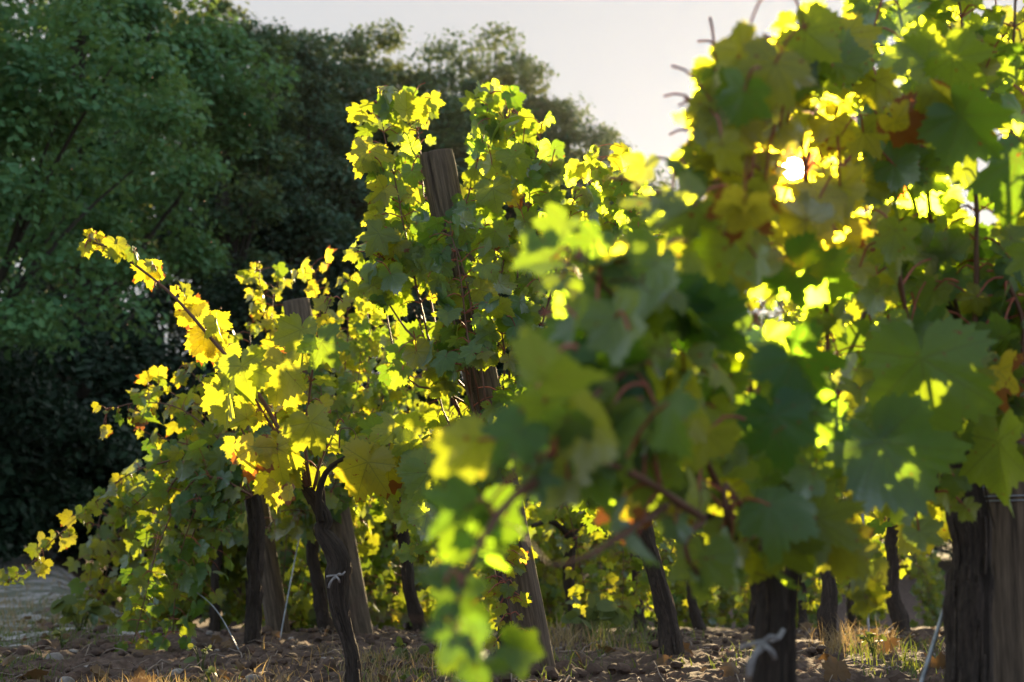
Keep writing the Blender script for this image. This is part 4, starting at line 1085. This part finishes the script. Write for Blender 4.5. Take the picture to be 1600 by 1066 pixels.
def right_vine():
    rng = np.random.default_rng(73)
    b = P(1515, 1200, 2.42); b[2] = gz(b[0], b[1])
    root = empty('grape_vine', b, 'dark vine against the right post, its crown filling the upper right corner', VINE, G)
    tp = px_path([(1515, 1230), (1512, 1050), (1508, 880), (1512, 740), (1520, 620), (1530, 540)], 2.42); tp[0, 2] = b[2] - .05
    add_trunk(root, tp, [.045, .036, .034, .036, .036, .03], rng, .18, 26,
              extra=[(px_path([(1525, 560), (1480, 490), (1440, 440), (1400, 400)], 2.38), (.018, .010))])
    K = dict(spacing=.05, size=(.070, .05), age=.05, agesd=.15, face=.75, extra=.6, skip0=.04, pet=(.04, .12))
    dd = lambda x: min(row1_depth(x), 2.5)
    def C(pts, off=0, **k): add_cane(root, px_path([(x, y, dd(x) + off) for x, y in pts]), rng, HI, **{**K, **k})
    C([(1520, 560), (1470, 400), (1440, 250), (1420, 100), (1405, 0), (1395, -60)], -.1)
    C([(1520, 560), (1530, 380), (1520, 200), (1500, 60), (1490, -60)], -.2)
    C([(1520, 560), (1570, 400), (1590, 220), (1580, 60), (1590, -40)], -.1)
    C([(1520, 560), (1620, 420), (1650, 240), (1640, 80)], -.1)
    C([(1440, 440), (1430, 330), (1400, 250), (1370, 190)], -.05)
    C([(1400, 400), (1420, 520), (1430, 640), (1420, 740)], -.25)
    C([(1450, 450), (1460, 560), (1470, 660), (1460, 760)], -.2)
    C([(1520, 560), (1590, 560), (1610, 640), (1600, 720)], -.2)
    C([(1560, 420), (1600, 500), (1600, 600)], -.2)
    poly = [(1385, 40), (1395, -60), (1660, -60), (1660, 560), (1560, 540), (1480, 640), (1470, 800), (1420, 850), (1360, 700), (1350, 500), (1400, 300), (1390, 150)]
    fill_leaves(root, poly, lambda x: dd(x) - .12, 125, rng, HI, .054, face=.8, age=.10, agesd=.22)
    Lf = lambda *a, **k: add_leaf_part(root, *a, rng, **k)
    Lf(1375, 690, 1440, 800, 1.9, age=0, tint=.2, roll=-.2, under=True, label='large silvery green leaf hanging in the shade')
    Lf(1365, 650, 1360, 700, 1.92, age=0, tint=.4, roll=.5, under=True)
    Lf(1560, 690, 1562, 795, 2.2, age=.05, tint=.9, roll=.9, label='narrow yellow green leaf before the dark post')
    Lf(1500, 575, 1520, 640, 2.15, age=.35, tint=1, roll=.2, label='pale blotched leaf beside dry brown leaves')
    Lf(1560, 580, 1558, 650, 2.2, age=1, tint=.2, roll=1.0, label='dry brown curled leaf on the dark trunk')
    Lf(1440, 560, 1450, 700, 1.95, age=0, tint=.6, roll=.2)
    Lf(1500, 180, 1560, 250, 1.9, age=0, tint=.3, roll=.3)
    Lf(1400, 190, 1440, 230, 1.95, age=1.0, tint=.9, roll=.4, label='reddish brown leaf high right of the sun')
    Lf(1470, 150, 1520, 190, 1.93, age=.95, tint=.9, roll=.7)
    Lf(1440, 180, 1500, 230, 1.95, age=.3, tint=.6, roll=.5)
    Lf(1590, 250, 1560, 340, 1.95, age=0, tint=.1, roll=.3)
    Lf(1450, 100, 1400, 60, 2.0, age=.1, tint=.9, roll=.3)
    Lf(1490, 90, 1540, 140, 1.95, age=.05, tint=.7, roll=.2)
    return root
right_vine()
q = P(1760, 1000, 3.5); gen_vine(q[0], q[1], 79, 'near row vine just outside the right edge of the view', G, ncane=9, top=1.8)

# ------------------------------------------------------------------ weeds and flying insects
def weed(px, py, d, h, n, label, seed, hairy=False):
    rng = np.random.default_rng(seed); p = P(px, py, d); p[2] = gz(p[0], p[1])
    root = empty('weed_plant', p, label, 'weed'); st = MB(); lf = MB()
    for k in range(n):
        a = rng.uniform(0, 6.28); o = np.array([math.cos(a), math.sin(a), 0]); L = h * rng.uniform(.5, 1)
        e = p + np.array([0, 0, L]) + o * L * rng.uniform(.2, .6)
        tube(st, smooth_path([p - np.array([0, 0, .01]), (p + e) / 2 + np.array([0, 0, .01]), e], 8), np.linspace(.0022, .0014, 8), 5)
        for _ in range(2):
            t = nrm(o + rng.normal(size=3) * .7); nn = nrm(rng.normal(size=3) * .5 + np.array([0, -.6, .8])); nn = nrm(nn - (nn @ t) * t); x = np.cross(t, nn)
            th = np.linspace(0, 2 * math.pi, 14, endpoint=False); s = h * rng.uniform(.16, .34)
            ring = np.stack([.62 * np.sin(th), .9 - .9 * np.cos(th) * (1 - .12 * np.cos(th))], 1) * s
            pts = np.vstack([[[0, s * .9]], ring]); z = -.25 * pts[:, 1] ** 2 / s * .4
            v = e + pts[:, :1] * x + pts[:, 1:] * t * .8 + z[:, None] * nn
            j = np.arange(14); lf.add(v, np.stack([np.zeros(14, int), 1 + j, 1 + (j + 1) % 14], 1), 0, rng.uniform(.5, 1))
    st.build('stem', GRASS, root, p); lf.build('foliage', GRASS, root, p)
weed(315, 1045, 4.5, .085, 5, 'young round leaved weed on the soil below the drooping vine', 1)
weed(325, 1062, 4.2, .05, 4, 'low second weed just below the round leaved one', 2)
weed(640, 1055, 4.3, .07, 6, 'grey green weed at the foot of the knobbly trunk', 3)
weed(640, 1010, 5.2, .08, 6, 'small bright weed in the grass left of the middle post', 4)
weed(920, 960, 6.8, .20, 12, 'tall feathery weed at the foot of the forked trunk', 5)
weed(1365, 1018, 5.2, .08, 8, 'fresh green weed right of the straight dark trunk', 6)
weed(125, 965, 7.6, .20, 12, 'dark scrubby weed at the edge of the track', 7)
weed(98, 1010, 6.2, .08, 6, 'small weed on the soil edge beside the track', 8)

for (px, py) in ((382, 179), (390, 196), (346, 239), (319, 315), (112, 265), (205, 347), (330, 379), (345, 482), (199, 508), (95, 478), (238, 122)):
    c = P(px, py, 4.4 + RNG.uniform(-.6, 1.5)); mb = MB(); mb.add(ICO[0] * np.array([.0036, .0022, .0022]) + c, ICO[1])
    for sgn in (-1, 1):
        v = c + np.array([(0, 0, .001), (-.001, sgn * .004, .004), (.002, sgn * .006, .005), (.003, sgn * .003, .003)]); mb.add(v, [(0, 1, 2), (0, 2, 3)])
    tag(mb.build('flying_insect', INSECT), 'tiny orange lit insect hovering before the dark wood', 'insect', 'insects in the evening light')

# ------------------------------------------------------------------ wood on the left slope
def tree(px, d, top_px, wpx, label, seed, material, nleaf=13000, lsize=.16, crown_low=.30, name='broadleaf_tree', group='trees at the edge of the wood', dens=90):
    rng = np.random.default_rng(seed); sky_ = 4 <= seed <= 11; nleaf = int(nleaf * (2.3 if sky_ else 1.6)); dens = int(dens * (1.7 if sky_ else .95))
    q = P(px, 890, d); x, y = q[0], q[1]; z = gz(x, y)
    H = P(px, top_px, d)[2] - z; W = wpx / F * d
    root = empty(name, (x, y, z), label, 'tree' if name != 'wild_shrub' else 'shrub', group); o = np.array([x, y, z])
    tb = MB(); r0 = max(.05, H * .018)
    tp = [o - [0, 0, .2], o + [rng.normal() * .15, rng.normal() * .15, H * .35], o + [rng.normal() * .3, rng.normal() * .3, H * .85]]
    path = smooth_path(tp, 26); tube(tb, path, np.linspace(r0 * 1.3, r0 * .2, 26), 12, rough=.1, seed=seed)
    # clusters fill an uneven crown
    C = []; lob = rng.normal(size=(7, 3)); lob = nrm(lob)
    for k in range(dens):
        u = nrm(rng.normal(size=3)); rr = rng.random() ** .45
        bump = 1 + .28 * np.max(lob @ u) - .15
        hz = crown_low + (1 - crown_low) * (.5 + .5 * u[2] * rr)
        prof = math.sqrt(max(.05, 1 - ((hz - .45) / .62) ** 2)) if hz > .45 else math.sqrt(max(.05, 1 - ((hz - .45) / .75) ** 2))
        C.append(o + np.array([u[0] * rr * bump * W * .5 * prof ** .4, u[1] * rr * bump * W * .5 * prof ** (.75 if sky_ else .4), H * min(hz * (.94 + .08 * bump), 1.02)]))
    C = np.array(C)
    for k in range(0, dens, 4):
        h = C[k][2] - z; s = path[int(np.clip(h * .6 / (H * .85), .1, .95) * 25)]
        tube(tb, smooth_path([s, (s + C[k]) / 2 + [0, 0, .15], C[k]], 8), np.linspace(r0 * .35, r0 * .06, 8), 6)
    tb.build('trunk', TREEBARK, root, o)
    idx = rng.integers(0, dens, nleaf); csz = W * .036 + .17
    sc = rng.uniform(.5, 1.5, dens)[idx][:, None]
    dv = nrm(rng.normal(size=(nleaf, 3))); dv[:, 2] = np.where(dv[:, 2] < -.25, -dv[:, 2], dv[:, 2])
    pos = C[idx] + dv * (rng.random((nleaf, 1)) ** .33) * csz * 1.75 * sc * np.array([1, 1, .7]) + rng.normal(size=(nleaf, 3)) * csz * .22
    pos[:, 2] = np.maximum(pos[:, 2], z + .05)
    n = nrm(dv * .7 + [0, 0, .5] + rng.normal(size=(nleaf, 3)) * .55); t = nrm(np.cross(n, rng.normal(size=(nleaf, 3)))); b = np.cross(t, n)
    s = (lsize * .85 * rng.uniform(.55, 1.25, nleaf))[:, None]
    v = np.stack([pos - t * s * .5, pos + b * s * .32 + n * s * .06, pos + t * s * .5, pos - b * s * .32 + n * s * .06], 1).reshape(-1, 3)
    i = np.arange(nleaf) * 4
    f = np.vstack([np.stack([i, i + 1, i + 2], 1), np.stack([i, i + 2, i + 3], 1)])
    tint = np.clip(rng.uniform(.0, 1, dens)[idx] * .6 + rng.uniform(0, .4, nleaf), 0, 1)
    cb = MB(); cb.add(v, f, 0, np.repeat(tint, 4)); cb.build('crown', material, root, o, smooth=False)
    return root

T = [(-60, 15, -140, 620, 'large near tree cut by the left edge, fresh green', 1, TREELEAF_PALE, 20000, .13),
     (105, 21, -190, 500, 'big bright green tree at upper left with spreading boughs', 2, TREELEAF_PALE, 26000, .15),
     (318, 26, 8, 250, 'dull green tree below the first gap of sky at left', 3, TREELEAF, 15000, .16),
     (425, 28, 78, 230, 'broad rounded tree left of the tall middle vine', 4, TREELEAF_DULL, 14000, .16),
     (520, 30, 80, 280, 'tree with loose pointed twigs on the skyline left of the post', 5, TREELEAF_DULL, 12000, .16),
     (612, 31, 55, 250, 'tree with a round dark tuft highest on the skyline above the post', 6, TREELEAF, 12000, .16),
     (700, 32, 92, 260, 'tree on the skyline just right of the post top', 7, TREELEAF_DULL, 11000, .16),
     (790, 33, 82, 250, 'tree with a tall twin tipped top above the right half of the sunlit vine', 8, TREELEAF, 12000, .16),
     (865, 34, 150, 230, 'lower tree where the skyline slopes down to the right', 9, TREELEAF_DULL, 9000, .16),
     (935, 36, 215, 210, 'small tree low on the sloping skyline', 10, TREELEAF, 8000, .16),
     (1005, 38, 255, 170, 'last little tree at the foot of the sloping skyline', 11, TREELEAF_DULL, 6000, .16),
     (1110, 40, 395, 200, 'low tree hidden behind the near vine, left of the sun', 12, TREELEAF, 6000, .18),
     (1280, 42, 430, 220, 'low tree hidden behind the near vine, below the sun', 13, TREELEAF, 6000, .18),
     (1450, 42, 400, 240, 'low tree hidden behind the near vine, right of the sun', 14, TREELEAF, 6000, .18),
     (470, 29.6, 98, 250, 'tree filling the skyline dip between the rounded tree and the loose twigged one', 17, TREELEAF, 11000, .16),
     (745, 33.6, 118, 250, 'tree filling the skyline dip right of the post, behind the sunlit shoots', 18, TREELEAF_DULL, 10000, .16),
     (165, 34, -60, 320, 'tall tree standing behind the bright green one', 15, TREELEAF, 12000, .18),
     (60, 33, -160, 420, 'tall tree filling the far upper left behind the near tree', 16, TREELEAF, 12000, .18)]
for (px, d, tp, wp, lb, sd, mt, nl, ls) in T: tree(px, d, tp, wp, lb, sd, mt, nl, ls)
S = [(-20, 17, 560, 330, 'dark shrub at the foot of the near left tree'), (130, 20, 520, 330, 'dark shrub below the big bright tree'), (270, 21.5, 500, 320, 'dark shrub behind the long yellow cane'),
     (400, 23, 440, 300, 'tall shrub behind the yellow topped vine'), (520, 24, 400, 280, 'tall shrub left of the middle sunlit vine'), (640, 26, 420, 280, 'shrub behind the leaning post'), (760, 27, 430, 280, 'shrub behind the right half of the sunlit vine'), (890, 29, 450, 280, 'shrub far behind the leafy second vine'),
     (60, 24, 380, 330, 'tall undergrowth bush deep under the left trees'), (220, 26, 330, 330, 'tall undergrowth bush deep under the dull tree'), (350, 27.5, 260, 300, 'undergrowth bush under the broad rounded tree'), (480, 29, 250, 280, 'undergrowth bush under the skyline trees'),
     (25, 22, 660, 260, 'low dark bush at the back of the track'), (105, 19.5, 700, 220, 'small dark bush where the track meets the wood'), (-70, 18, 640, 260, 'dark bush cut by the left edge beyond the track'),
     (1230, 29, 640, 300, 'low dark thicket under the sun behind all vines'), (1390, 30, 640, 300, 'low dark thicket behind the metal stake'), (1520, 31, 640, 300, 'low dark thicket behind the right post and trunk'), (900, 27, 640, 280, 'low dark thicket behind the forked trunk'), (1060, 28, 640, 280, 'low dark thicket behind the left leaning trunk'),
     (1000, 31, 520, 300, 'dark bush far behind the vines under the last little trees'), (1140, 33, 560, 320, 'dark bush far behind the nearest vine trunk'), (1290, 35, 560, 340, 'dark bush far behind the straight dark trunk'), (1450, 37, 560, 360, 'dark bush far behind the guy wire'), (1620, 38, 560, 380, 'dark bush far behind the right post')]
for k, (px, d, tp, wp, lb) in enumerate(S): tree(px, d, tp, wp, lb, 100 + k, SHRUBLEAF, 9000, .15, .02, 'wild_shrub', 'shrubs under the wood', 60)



# ------------------------------------------------------------------ evening haze
m, t, out = mat('haze_air')
v = nd(t, 'ShaderNodeVolumePrincipled'); v.inputs['Density'].default_value = 0.00007; v.inputs['Anisotropy'].default_value = 0.78
v.inputs['Color'].default_value = (0.95, 0.95, 0.95, 1)
t.links.new(v.outputs[0], out.inputs['Volume'])
mb = MB(); A = np.array([(x, y, z) for z in (-3, 20) for y in (-720, 720) for x in (-720, 720)], float)
mb.add(A, [(0, 2, 1), (1, 2, 3), (4, 5, 6), (5, 7, 6), (0, 1, 4), (1, 5, 4), (2, 6, 3), (3, 6, 7), (0, 4, 2), (2, 4, 6), (1, 3, 5), (3, 7, 5)])
tag(mb.build('haze', m, smooth=False), 'thin bright evening haze in the air', 'haze', kind='stuff')
